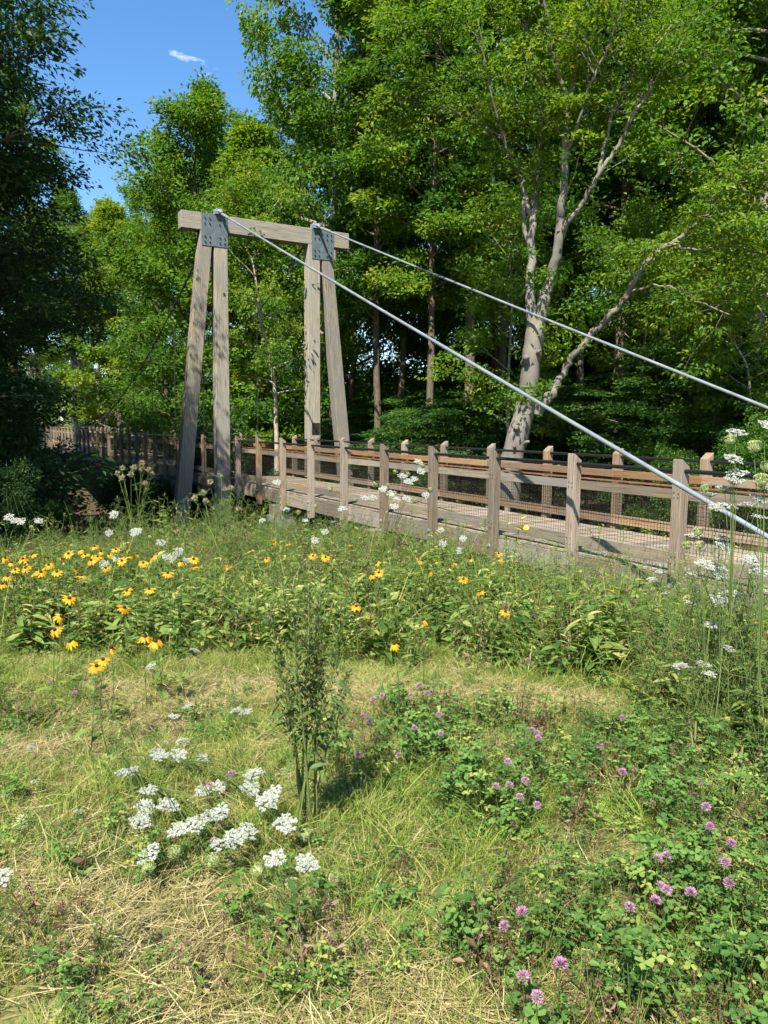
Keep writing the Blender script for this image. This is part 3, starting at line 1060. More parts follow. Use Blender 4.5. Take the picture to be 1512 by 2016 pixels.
back = [(30, 100, 2.3), (90, 88, 1.7), (250, 84, 2.2), (330, 70, 2.4), (420, 62, 2.5), (500, 55, 2.4), (570, 58, 2.5), (640, 50, 2.4), (710, 48, 2.4), (780, 46, 2.5), (850, 47, 2.5),
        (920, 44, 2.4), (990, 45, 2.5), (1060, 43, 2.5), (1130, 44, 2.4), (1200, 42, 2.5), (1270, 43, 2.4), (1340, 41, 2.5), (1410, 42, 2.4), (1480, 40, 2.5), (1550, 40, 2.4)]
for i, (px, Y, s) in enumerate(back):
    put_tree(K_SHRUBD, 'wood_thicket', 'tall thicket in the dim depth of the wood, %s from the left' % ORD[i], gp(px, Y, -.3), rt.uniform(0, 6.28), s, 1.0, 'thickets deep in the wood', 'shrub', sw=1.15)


# the pale beech, its limbs laid out from the photograph
def limb_pts(lst):
    return np.array([at_y(px, py, Y) for px, py, Y, w in lst]), np.array([w / FPX * Y * .41 for px, py, Y, w in lst])


def smooth_path(p, r, n=4):
    """Catmull-Rom refinement"""
    P = np.vstack([2 * p[0] - p[1], p, 2 * p[-1] - p[-2]])
    out, ro = [], []
    for i in range(len(p) - 1):
        a, b, c, d = P[i], P[i + 1], P[i + 2], P[i + 3]
        for k in range(n):
            u = k / n
            out.append(.5 * ((2 * b) + (-a + c) * u + (2 * a - 5 * b + 4 * c - d) * u * u + (-a + 3 * b - 3 * c + d) * u ** 3))
            ro.append(r[i] + (r[i + 1] - r[i]) * u)
    out.append(p[-1])
    ro.append(r[-1])
    return np.array(out), np.array(ro)


def build_beech():
    rng = np.random.default_rng(77)
    base = gp(1003, 17.0)
    T = thing('beech_tree', 'pale smooth-barked beech with forked trunk and long low limb behind the railing', 'tree', base)
    trunk = [(996, 985, 17, 70), (1003, 930, 17, 57), (1011, 890, 17, 52), (1023, 845, 17, 50), (1036, 795, 17, 46), (1042, 750, 17, 43), (1046, 710, 17, 44), (1051, 675, 17, 46), (1057, 640, 17, 44), (1062, 615, 17, 34)]
    limbs = [
        [(1052, 670, 17, 26), (1047, 610, 17, 24), (1045, 560, 17.1, 21), (1046, 500, 17.2, 19), (1050, 440, 17.3, 17), (1052, 400, 17.4, 15), (1058, 340, 17.4, 13), (1063, 290, 17.5, 11), (1066, 230, 17.6, 9), (1060, 150, 17.7, 7), (1045, 60, 17.8, 6), (1035, -60, 18, 4)],
        [(1056, 650, 17, 34), (1072, 590, 16.9, 27), (1085, 545, 16.9, 25), (1098, 490, 16.8, 22), (1103, 440, 16.8, 20), (1108, 380, 16.7, 18), (1112, 300, 16.6, 17), (1115, 230, 16.5, 16), (1117, 190, 16.5, 15)],
        [(1117, 195, 16.5, 13), (1105, 160, 16.4, 11), (1092, 110, 16.3, 9), (1078, 50, 16.2, 8), (1062, -50, 16, 6)],
        [(1117, 195, 16.5, 13), (1133, 150, 16.6, 11), (1146, 90, 16.6, 10), (1158, 20, 16.7, 8), (1168, -60, 16.8, 6)],
        [(1110, 200, 16.5, 9), (1075, 155, 16.8, 8), (1045, 105, 17, 7), (1034, 50, 17.2, 6), (1045, -40, 17.4, 4)],
        [(1102, 475, 16.8, 14), (1118, 440, 16.6, 12), (1140, 408, 16.5, 11), (1175, 350, 16.3, 11), (1197, 318, 16.2, 10), (1224, 275, 16.1, 9), (1240, 235, 16, 8), (1262, 205, 15.9, 7), (1300, 145, 15.8, 5), (1350, 70, 15.6, 4)],
        [(1180, 340, 16.3, 9), (1190, 270, 16.4, 8), (1222, 190, 16.4, 7), (1262, 140, 16.5, 6), (1330, 40, 16.6, 4)],
        [(1056, 815, 17, 30), (1072, 790, 16.9, 26), (1090, 768, 16.8, 20), (1108, 735, 16.7, 16), (1126, 705, 16.6, 16), (1160, 665, 16.4, 16), (1196, 625, 16.2, 15), (1235, 580, 16.0, 13), (1262, 530, 15.8, 12), (1290, 500, 15.7, 11), (1320, 480, 15.6, 10), (1352, 455, 15.5, 9), (1388, 425, 15.4, 8), (1402, 388, 15.3, 7), (1432, 368, 15.2, 6), (1512, 342, 15.0, 5), (1580, 320, 14.9, 4)],
        [(1320, 480, 15.6, 6), (1370, 491, 15.3, 5), (1430, 484, 15.1, 4), (1500, 496, 14.9, 3), (1550, 500, 14.8, 3)],
        [(1050, 440, 17.3, 13), (1034, 392, 17.4, 11), (1024, 345, 17.5, 10), (1006, 308, 17.6, 9), (988, 272, 17.6, 8), (958, 254, 17.7, 7), (920, 235, 17.7, 6), (880, 215, 17.8, 5), (830, 205, 17.8, 4), (780, 190, 17.8, 3)],
        [(1046, 490, 17.2, 11), (1031, 440, 17.3, 10), (1030, 380, 17.4, 9), (1018, 340, 17.5, 8), (996, 290, 17.0, 7), (970, 200, 16.6, 5), (955, 120, 16.4, 4), (940, 40, 16.2, 3)],
        [(1112, 300, 16.6, 9), (1135, 260, 16.2, 7), (1160, 170, 15.8, 6), (1200, 90, 15.5, 5), (1230, 0, 15.2, 4)],
        [(958, 254, 17.7, 5), (930, 180, 17.3, 4), (880, 110, 17, 3), (840, 60, 16.8, 3)],
        [(1240, 575, 16.0, 7), (1300, 560, 15.4, 5), (1370, 590, 15.0, 4), (1440, 620, 14.7, 3)],
    ]
    b0 = np.array(base)
    wb = MB()
    p, r = limb_pts(trunk)
    p, r = smooth_path(p, r)
    # irregular girth and old branch collars
    r = r * (1 + .04 * np.sin(np.arange(len(r)) * 1.3))
    wb.tube(p - b0, r, 18)
    for px, py, w, sx in ((1037, 704, 12, -1), (1018, 842, 12, -.6), (1060, 692, 8, .6), (1036, 870, 7, 1.0), (1014, 880, 6, -1)):
        c = np.array(at_y(px, py, 16.72)) - b0
        k = w / FPX * 17 * .36
        wb.tube([c + np.array([0, .25, -.1]), c, c + np.array([sx * .05, -.06, .01]), c + np.array([sx * .055, -.065, .01])], [k * 1.9, k * 1.25, k, k * .5], 12)
    cents, outs = [], []
    for li, lb in enumerate(limbs):
        p, r = limb_pts(lb)
        p, r = smooth_path(p, r)
        p = p - b0
        p[1:] += rng.normal(0, .02, (len(p) - 1, 3))
        wb.tube(p, r, 10 if r[0] > .08 else 7, cap=True)
        n = len(p)
        seg = np.linalg.norm(np.diff(p, axis=0), axis=1).sum()
        start = .30 if li not in (0, 1, 7) else (.42 if li < 2 else .45)
        for s in range(int(4 + seg * 2.1)):
            q = start + (1 - start) * rng.uniform(0, 1) ** .6
            i = int(q * (n - 1))
            d = unit(rng.normal(0, 1, 3) * np.array([1, 1, .35]) + np.array([0, 0, .25]) + unit(p[min(i + 1, n - 1)] - p[max(i - 1, 0)]) * .6)
            l2 = rng.uniform(.6, 1.9)
            p2 = bend(rng, p[i], d, l2, 5, .02, .16)
            wb.tube(p2, np.linspace(min(.016, r[i] * .5), .003, 5), 4, cap=False)
            for e in (2, 3, 4):
                cents.append(p2[e] + rng.normal(0, .1, 3))
                outs.append(unit(p2[-1] - p2[0]))
    # a few leafy sprays low on the limb and trunk
    for px, py, Y in ((1430, 470, 14.9), (1480, 455, 14.8), (1500, 480, 14.6), (1065, 770, 16.5), (1110, 660, 16.4), (1060, 520, 16.4), (1150, 600, 16.2)):
        for e in range(4):
            cents.append(np.array(at_y(px, py, Y)) - b0 + rng.normal(0, .28, 3))
            outs.append(unit(rng.normal(0, 1, 3)))
    cents = np.array(cents)
    outs = np.array(outs)
    lb = MB()
    yel = np.clip(rng.uniform(0, .75, len(cents)) + .25 * (np.sin(cents[:, 0] * .9 + 1.0) * np.sin(cents[:, 2] * .8)), 0, 1)
    clump_leaves(lb, rng, cents, outs, 74, .46, .26, .105, .54, 0, yel, tilt=.6)
    link('trunk', wb.mesh('trunk', BARK_BEECH), T)
    c = link('crown', lb.mesh('crown', LEAF_BEECH), T)
    c['kind'] = 'stuff'


build_beech()


# slim trees with bent stems seen between the tower legs and at the right
def slim(pxl, Y, label, bk, lm, H, seed, cb, per=55):
    base = gp(pxl[0][0], Y)
    pts, w = limb_pts([(a, b, Y, c) for a, b, c in pxl])
    pts, w = smooth_path(pts, w, 3)
    tp = pts - np.array(base)
    tp = np.vstack([[tp[0][0], tp[0][1], -.5], tp])
    ms = make_tree_meshes(seed, float(tp[-1][2]) + .3, cb, 1.9, lm, bk, 20, 5, per, .105, .65, float(w[0]), 'oval', crad=.42, flat=.4, trunk_pts=tp, yellow=.2)
    put_tree(ms, 'slim_tree', label, base)


slim([(545, 880, 15), (543, 820, 14), (540, 760, 12), (530, 700, 12), (517, 650, 11), (508, 600, 10), (503, 550, 9), (495, 510, 8), (478, 470, 6), (470, 400, 4)], 26.5,
     'slim pale tree with an S-bent stem seen between the tower legs', BARK_PALE, LEAF_MAPLE, 10, 31, 4.5)
slim([(1278, 880, 12), (1272, 830, 11), (1266, 770, 11), (1262, 720, 9), (1268, 680, 8), (1275, 600, 6), (1270, 500, 4)], 22.0,
     'slim grey tree with a kinked stem right of the beech', BARK_GREY, LEAF_DARK, 9, 32, 3.6)
slim([(1002, 880, 13), (1000, 800, 12), (1003, 700, 10), (1008, 600, 8), (1002, 480, 5)], 21.0,
     'thin grey tree standing close behind the beech trunk', BARK_GREY, LEAF_MAPLE, 9, 33, 2.6)
slim([(1490, 900, 13), (1478, 800, 12), (1470, 720, 10), (1440, 660, 8), (1425, 560, 5)], 17.5,
     'thin bent tree by the right edge behind the railing', BARK_GREY, LEAF_BEECH, 9, 34, 2.4)


# trail marker post across the ravine
def build_marker():
    b = at_y(122, 832, 84)
    T = thing('trail_marker', 'small white trail marker post across the ravine by the far meadow', 'marker', b)
    link('panel', box_mesh('panel', (.24, .06, 1.5), M_WHITE, .01), T, (0, 0, .95))
    mb = MB()
    for z, w in ((1.52, .14), (1.34, .14), (1.0, .05), (.72, .05)):
        mb.box((-w / 2, -.034, z - .03), (w / 2, -.031, z + .03))
    mb.box((-.07, -.034, 1.30), (-.045, -.031, 1.54))
    link('markings', mb.mesh('markings', M_BOLT), T)
    link('stake', box_mesh('stake', (.08, .05, 1.6), M_BOLT, .004), T, (0, .06, .1))


build_marker()

# ------------------------------------------------------------------ meadow plants: shapes
def leaf6(mb, c, d, nrm, ln, wd, prof=((.3, .42), (.68, .5)), mat=0, attr=.5, fold=.12, sag=.15):
    """leaf with two shoulders on each side, folded along the midrib and sagging to the tip"""
    c = np.asarray(c, float).reshape(-1, 3)
    N = len(c)
    d = unit(np.asarray(d, float).reshape(-1, 3))
    nrm = np.asarray(nrm, float).reshape(-1, 3)
    s = unit(np.cross(d, nrm))
    w = np.cross(s, d)
    ln = np.broadcast_to(np.asarray(ln, float), (N,))[:, None]
    wd = np.broadcast_to(np.asarray(wd, float), (N,))[:, None]
    (q1, w1), (q2, w2) = prof
    m1 = c + d * ln * q1
    m2 = c + d * ln * q2 - w * ln * sag * q2 * q2
    tip = c + d * ln - w * ln * sag
    up = w * wd * fold
    v = np.stack([c, m1 + s * wd * w1 + up, m2 + s * wd * w2 + up, tip, m2 - s * wd * w2 + up, m1 - s * wd * w1 + up, m1, m2], 1).reshape(-1, 3)
    b = np.arange(N)[:, None] * 8
    q = np.stack([b + [6, 1, 2, 7], b + [6, 7, 4, 5]], 1).reshape(-1, 4)
    t3 = np.stack([b + [0, 1, 6], b + [0, 6, 5], b + [7, 2, 3], b + [7, 3, 4]], 1).reshape(-1, 3)
    at = np.repeat(np.broadcast_to(np.asarray(attr, np.float32), (N,)), 8)
    mb.add(v, q, mat, False, at)
    base = mb.n - len(v)
    mb.f.append((t3.astype(np.int32) + base, mat, False))


def blades(mb, rng, n, lmin, lmax, width, spread, lean, droop, mat=0, h0=0.0, base_r=.03):
    az = rng.uniform(0, 2 * math.pi, n)
    ln = rng.uniform(lmin, lmax, n)
    bx = rng.normal(0, base_r, n)
    by = rng.normal(0, base_r, n)
    bz = rng.uniform(-.01, h0, n) if h0 > 0 else np.full(n, -.01)
    le = rng.uniform(lean[0], lean[1], n)
    o = np.stack([np.cos(az), np.sin(az), np.zeros(n)], 1)
    sd = np.stack([-np.sin(az), np.cos(az), np.zeros(n)], 1)
    tw = rng.uniform(-.6, .6, n)
    sd = sd * np.cos(tw)[:, None] + np.array([0, 0, 1.0]) * np.sin(tw)[:, None]
    b = np.stack([bx, by, bz], 1)
    S = [0, .4, .75, 1]
    P = []
    curl = rng.normal(0, .12, n)
    for s in S:
        out = (np.sin(le) * s + droop * s * s * .5) * ln
        upz = (np.cos(le) * s - droop * s * s * np.cos(le)) * ln
        P.append(b + o * out[:, None] + sd * (curl * s * s * ln)[:, None] + np.array([0, 0, 1.0]) * upz[:, None])
    w = width * rng.uniform(.6, 1.2, n)[:, None]
    v = np.stack([P[0] - sd * w * .5, P[0] + sd * w * .5, P[1] - sd * w * .5, P[1] + sd * w * .5, P[2] - sd * w * .35, P[2] + sd * w * .35, P[3]], 1).reshape(-1, 3)
    k = np.arange(n)[:, None] * 7
    q = np.stack([k + [0, 1, 3, 2], k + [2, 3, 5, 4]], 1).reshape(-1, 4)
    t3 = k + [4, 5, 6]
    at = np.repeat(rng.uniform(0.05, .95, n).astype(np.float32), 7)
    mb.add(v, q, mat, False, at)
    mb.f.append((t3.astype(np.int32) + mb.n - len(v), mat, False))


def sphere_pts(rng, n):
    i = np.arange(n) + .5
    ph = np.arccos(1 - 2 * i / n)
    th = math.pi * (1 + 5 ** .5) * i
    return np.stack([np.cos(th) * np.sin(ph), np.sin(th) * np.sin(ph), np.cos(ph)], 1)


def blob(mb, c, r, mat=0, attr=.5, sx=1.0, sz=1.0, nu=7, nv=4):
    u = np.arange(nu) * 2 * math.pi / nu
    rows = []
    for j in range(1, nv):
        a = math.pi * j / nv
        rows.append(np.stack([np.cos(u) * math.sin(a) * r * sx, np.sin(u) * math.sin(a) * r * sx, np.full(nu, math.cos(a) * r * sz)], 1))
    v = np.vstack([[[0, 0, r * sz]]] + rows + [[[0, 0, -r * sz]]]) + np.asarray(c, float)
    q, t3 = [], []
    for j in range(nv - 2):
        for i in range(nu):
            a, b = 1 + j * nu + i, 1 + j * nu + (i + 1) % nu
            q.append((a, a + nu, b + nu, b))
    for i in range(nu):
        t3.append((0, 1 + i, 1 + (i + 1) % nu))
        e = 1 + (nv - 2) * nu
        t3.append((len(v) - 1, e + (i + 1) % nu, e + i))
    mb.add(v, q, mat, True, attr)
    mb.f.append((np.array(t3, np.int32) + mb.n - len(v), mat, True))


def src_grass(seed, n, a, b, w, lean, droop, mat):
    rng = np.random.default_rng(seed)
    mb = MB()
    blades(mb, rng, n, a, b, w, 0, lean, droop, 0)
    return mb.mesh('grass_tuft', mat)


def src_thatch(seed, n, a, b):
    rng = np.random.default_rng(seed)
    mb = MB()
    blades(mb, rng, n, a, b, .0024, 0, (1.15, 1.62), .05, 0, .035, .05)
    return mb.mesh('dry_thatch', G_DRY)


def src_clover(seed, n, h0, h1, sz):
    rng = np.random.default_rng(seed)
    mb = MB()
    for i in range(n):
        az = rng.uniform(0, 6.28)
        h = rng.uniform(h0, h1)
        out = rng.uniform(.01, .075)
        top = np.array([math.cos(az) * out, math.sin(az) * out, h])
        b = np.array([rng.normal(0, .012), rng.normal(0, .012), -.01])
        mb.tube([b, (b + top) / 2 + np.array([0, 0, h * .12]), top], .0011, 3, 1, rng.uniform(.2, .9), cap=False)
        a0 = rng.uniform(0, 6.28)
        up = unit(np.array([rng.normal(0, .35), rng.normal(0, .35), 1]))
        col = rng.uniform(.1, .85)
        for k in range(3):
            a = a0 + k * 2.094 + rng.uniform(-.15, .15)
            d = unit(np.array([math.cos(a), math.sin(a), rng.uniform(-.15, .3)]))
            l = sz * rng.uniform(.8, 1.25)
            leaf6(mb, [top], [d], [up], l, l * .66, ((.3, .36), (.74, .5)), 0, col + rng.uniform(-.08, .08), .10, .12)
    return mb.mesh('clover_clump', [G_CLOVER, G_STEM])


def src_weed(seed, h, nl, ll, lw, mat=None, narrow=False):
    rng = np.random.default_rng(seed)
    mb = MB()
    for stem in range(rng.integers(1, 4)):
        az = rng.uniform(0, 6.28)
        tilt = rng.uniform(0, .22)
        hh = h * rng.uniform(.7, 1.1)
        b = np.array([rng.normal(0, .03), rng.normal(0, .03), -.02])
        p = bend(rng, b, (math.cos(az) * tilt, math.sin(az) * tilt, 1), hh, 6, .03, .06)
        mb.tube(p, np.linspace(.0032, .0014, 6), 4, 1, rng.uniform(.2, .9), cap=False)
        for i in range(nl):
            q = .12 + .86 * (i + rng.uniform(0, .8)) / nl
            j = q * 5
            k = int(min(j, 4))
            c = p[k] + (p[k + 1] - p[k]) * (j - k)
            a = i * 2.4 + rng.uniform(-.4, .4)
            d = np.array([math.cos(a), math.sin(a), rng.uniform(-.1, .75)])
            l = ll * (1.1 - .55 * q) * rng.uniform(.7, 1.2)
            leaf6(mb, [c], [d], [unit(np.array([rng.normal(0, .3), rng.normal(0, .3), 1]))], l, l * lw, ((.3, .44), (.66, .38)), 0,
                  np.clip(rng.uniform(.05, .8) + .12 * q, 0, 1), .14, rng.uniform(.1, .45))
    return mb.mesh('leafy_weed', [mat or G_WEED, G_STEM])


def src_feather(seed, h, nb, nn):
    rng = np.random.default_rng(seed)
    mb = MB()
    az = rng.uniform(0, 6.28)
    p = bend(rng, (0, 0, -.02), (math.cos(az) * .15, math.sin(az) * .15, 1), h, 6, .02, .07)
    mb.tube(p, np.linspace(.003, .001, 6), 4, 1, .5, cap=False)
    C, D = [], []
    for i in range(nb):
        q = .15 + .85 * (i + rng.uniform(0, .9)) / nb
        j = q * 5
        k = int(min(j, 4))
        c = p[k] + (p[k + 1] - p[k]) * (j - k)
        a = i * 2.4 + rng.uniform(-.4, .4)
        bl = h * .34 * (1.15 - .7 * q) * rng.uniform(.6, 1.2)
        b2 = bend(rng, c, (math.cos(a), math.sin(a), rng.uniform(.3, 1.0)), bl, 4, .03, .1)
        mb.tube(b2, [.0013, .001, .0008, .0005], 3, 1, .6, cap=False)
        for e in range(nn):
            s = rng.uniform(.1, 1) * 3
            kk = int(min(s, 2))
            C.append(b2[kk] + (b2[kk + 1] - b2[kk]) * (s - kk))
            D.append(unit(b2[kk + 1] - b2[kk]) * .7 + rng.normal(0, .6, 3))
    n = len(C)
    mb.leaves(np.array(C), np.array(D), rng.normal(0, 1, (n, 3)), rng.uniform(.014, .038, n), .09, 0, rng.uniform(.1, .95, n), .0)
    mb_a = mb
    return mb_a.mesh('feathery_weed', [G_FEATHER, G_STEM])


def src_brown(seed, h, n):
    rng = np.random.default_rng(seed)
    mb = MB()
    for i in range(n):
        az = rng.uniform(0, 6.28)
        p = bend(rng, (rng.normal(0, .04), rng.normal(0, .04), -.01), (math.cos(az) * .35, math.sin(az) * .35, 1), h * rng.uniform(.6, 1.1), 5, -.02, .1)
        mb.tube(p, .0014, 3, 0, rng.uniform(.2, .9), cap=False)
        k = 26
        sp = sphere_pts(rng, k)
        mb.leaves(p[-1] + sp * .004, unit(sp + [0, 0, .3]), rng.normal(0, 1, (k, 3)), rng.uniform(.006, .010, k), .45, 0, rng.uniform(.1, 1, k))
        k = 3
        mb.leaves(p[rng.integers(1, 4, k)], rng.normal(0, 1, (k, 3)), rng.normal(0, 1, (k, 3)), rng.uniform(.02, .045, k), .4, 0, rng.uniform(.2, 1, k))
    return mb.mesh('dead_stalks', G_BROWN)


def source_collection(name, meshes):
    c = bpy.data.collections.new(name)
    for i, me in enumerate(meshes):
        o = bpy.data.objects.new('%s_%02d' % (name, i), me)
        c.objects.link(o)
    return c


def scatter(name, label, cat, coll, P, rot, scl, idx):
    """one object of ground cover: instances of a few plants on real points"""
    me = bpy.data.meshes.new(name)
    n = len(P)
    me.vertices.add(n)
    me.vertices.foreach_set('co', np.asarray(P, np.float32).ravel())
    a = me.attributes.new('rot', 'FLOAT_VECTOR', 'POINT')
    a.data.foreach_set('vector', np.asarray(rot, np.float32).ravel())
    a = me.attributes.new('scl', 'FLOAT', 'POINT')
    a.data.foreach_set('value', np.asarray(scl, np.float32))
    a = me.attributes.new('idx', 'INT', 'POINT')
    a.data.foreach_set('value', np.asarray(idx, np.int32))
    ng = bpy.data.node_groups.new(name, 'GeometryNodeTree')
    ng.interface.new_socket('Geometry', in_out='INPUT', socket_type='NodeSocketGeometry')
    ng.interface.new_socket('Geometry', in_out='OUTPUT', socket_type='NodeSocketGeometry')
    gi = ng.nodes.new('NodeGroupInput')
    go = ng.nodes.new('NodeGroupOutput')
    ci = ng.nodes.new('GeometryNodeCollectionInfo')
    ci.inputs['Collection'].default_value = coll
    ci.inputs['Separate Children'].default_value = True
    ci.inputs['Reset Children'].default_value = True
    ip = ng.nodes.new('GeometryNodeInstanceOnPoints')
    ip.inputs['Pick Instance'].default_value = True
    K = ng.links.new
    for nm, ty, sock in (('rot', 'FLOAT_VECTOR', 'Rotation'), ('scl', 'FLOAT', 'Scale'), ('idx', 'INT', 'Instance Index')):
        na = ng.nodes.new('GeometryNodeInputNamedAttribute')
        na.data_type = ty
        na.inputs['Name'].default_value = nm
        K(na.outputs['Attribute'], ip.inputs[sock])
    K(gi.outputs[0], ip.inputs['Points'])
    K(ci.outputs[0], ip.inputs['Instance'])
    K(ip.outputs[0], go.inputs[0])
    o = link(name, me)
    md = o.modifiers.new('scatter', 'NODES')
    md.node_group = ng
    tag(o, label, cat, kind='stuff')
    return o


# ------------------------------------------------------------------ meadow: where the cover grows
rngm = np.random.default_rng(2024)


def vnoise(x, y, s, seed):
    """cheap smooth value noise"""
    r = np.random.default_rng(seed)
    T = r.uniform(0, 1, (64, 64))
    u, v = np.asarray(x) / s + 100.3, np.asarray(y) / s + 57.7
    i, j = np.floor(u).astype(int), np.floor(v).astype(int)
    f, g = u - i, v - j
    f, g = f * f * (3 - 2 * f), g * g * (3 - 2 * g)
    a = T[i % 64, j % 64] * (1 - f) + T[(i + 1) % 64, j % 64] * f
    b = T[i % 64, (j + 1) % 64] * (1 - f) + T[(i + 1) % 64, (j + 1) % 64] * f
    return a * (1 - g) + b * g


def patch(x, y, lst):
    """soft elliptical patches on the ground: (image column, row of centre, half width m, half depth m, strength)"""
    out = np.zeros(len(x))
    for px, py, rx, ry, s in lst:
        c = at_ground(px, py)
        d = np.sqrt(((x - c.x) / rx) ** 2 + ((y - c.y) / ry) ** 2)
        d = d + (vnoise(x, y, .25, 9) - .5) * .5
        out = np.maximum(out, s * (1 - sstep(.7, 1.15, d)))
    return out


edge_cols = [-200, 0, 120, 300, 450, 640, 800, 1000, 1150, 1300, 1512, 1800]
edge_rows = [1240, 1245, 1310, 1325, 1300, 1330, 1330, 1345, 1330, 1420, 1480, 1500]
edge_Y = np.array([at_ground(c, r).y for c, r in zip(edge_cols, edge_rows)])


def tall_mask(x, y):
    col = 756 + FPX * x / np.maximum(y, .5)
    b = np.interp(col, edge_cols, edge_Y) + (vnoise(x, y, .7, 3) - .5) * 1.1
    return sstep(-.25, .45, y - b)


def area_points(dens, y0, y1, half=.62, x_extra=.6):
    Amax = half * y1 + x_extra
    n = int(dens * (2 * Amax) * (y1 - y0))
    x = rngm.uniform(-Amax, Amax, n)
    y = rngm.uniform(y0, y1, n)
    k = np.abs(x) < half * y + x_extra
    return x[k], y[k]


def keep(x, y, prob):
    k = rngm.uniform(0, 1, len(x)) < prob
    return x[k], y[k]


def lay(x, y, smin, smax, tilt=.12, sink=0.0):
    n = len(x)
    P = np.stack([x, y, ground_z(x, y) - sink], 1)
    rot = np.stack([rngm.normal(0, tilt, n), rngm.normal(0, tilt, n), rngm.uniform(0, 6.28, n)], 1)
    return P, rot, rngm.uniform(smin, smax, n)


CLOVER_PATCH = [(1080, 1560, .55, .42, 1.0), (1230, 1460, .7, .4, .75), (1440, 1620, .5, .6, .85), (1330, 1800, .5, .3, .9), (1130, 1900, .42, .28, .9), (1480, 1950, .55, .4, .85),
                (1250, 1990, .5, .3, .9), (770, 1500, .42, .4, .9), (900, 1430, .5, .4, .8), (1420, 1480, .7, .7, .9), (560, 1850, .18, .15, .7), (250, 1690, .55, .3, .35),
                (100, 1410, .6, .4, .45), (420, 1440, .4, .3, .3), (60, 1940, .4, .3, .35), (240, 1960, .35, .2, .3), (60, 1280, .5, .4, .4), (560, 1930, .3, .2, .3)]
DRY_PATCH = [(150, 1250, .9, .45, 1.0), (420, 1370, .8, .35, .9), (930, 1390, .9, .35, 1.0), (330, 1830, .7, .3, .6), (760, 1880, .6, .35, .5), (120, 1500, .6, .35, .6), (640, 1960, .5, .3, .5), (250, 1430, .7, .3, .6), (900, 1960, .35, .3, .7)]
GREEN_PATCH = [(830, 1660, .5, .45, 1.0), (900, 1560, .4, .3, .8), (1260, 1610, .25, .16, .9), (740, 1640, .5, .35, .9), (500, 1320, .35, .3, .7), (860, 1800, .35, .3, .7), (650, 1750, .35, .25, .6), (260, 1560, .6, .4, .5)]


def under_bridge(x, y):
    t, m = bridge_coords(x, y)
    return (m < -.05) & (m > -WID + .05)


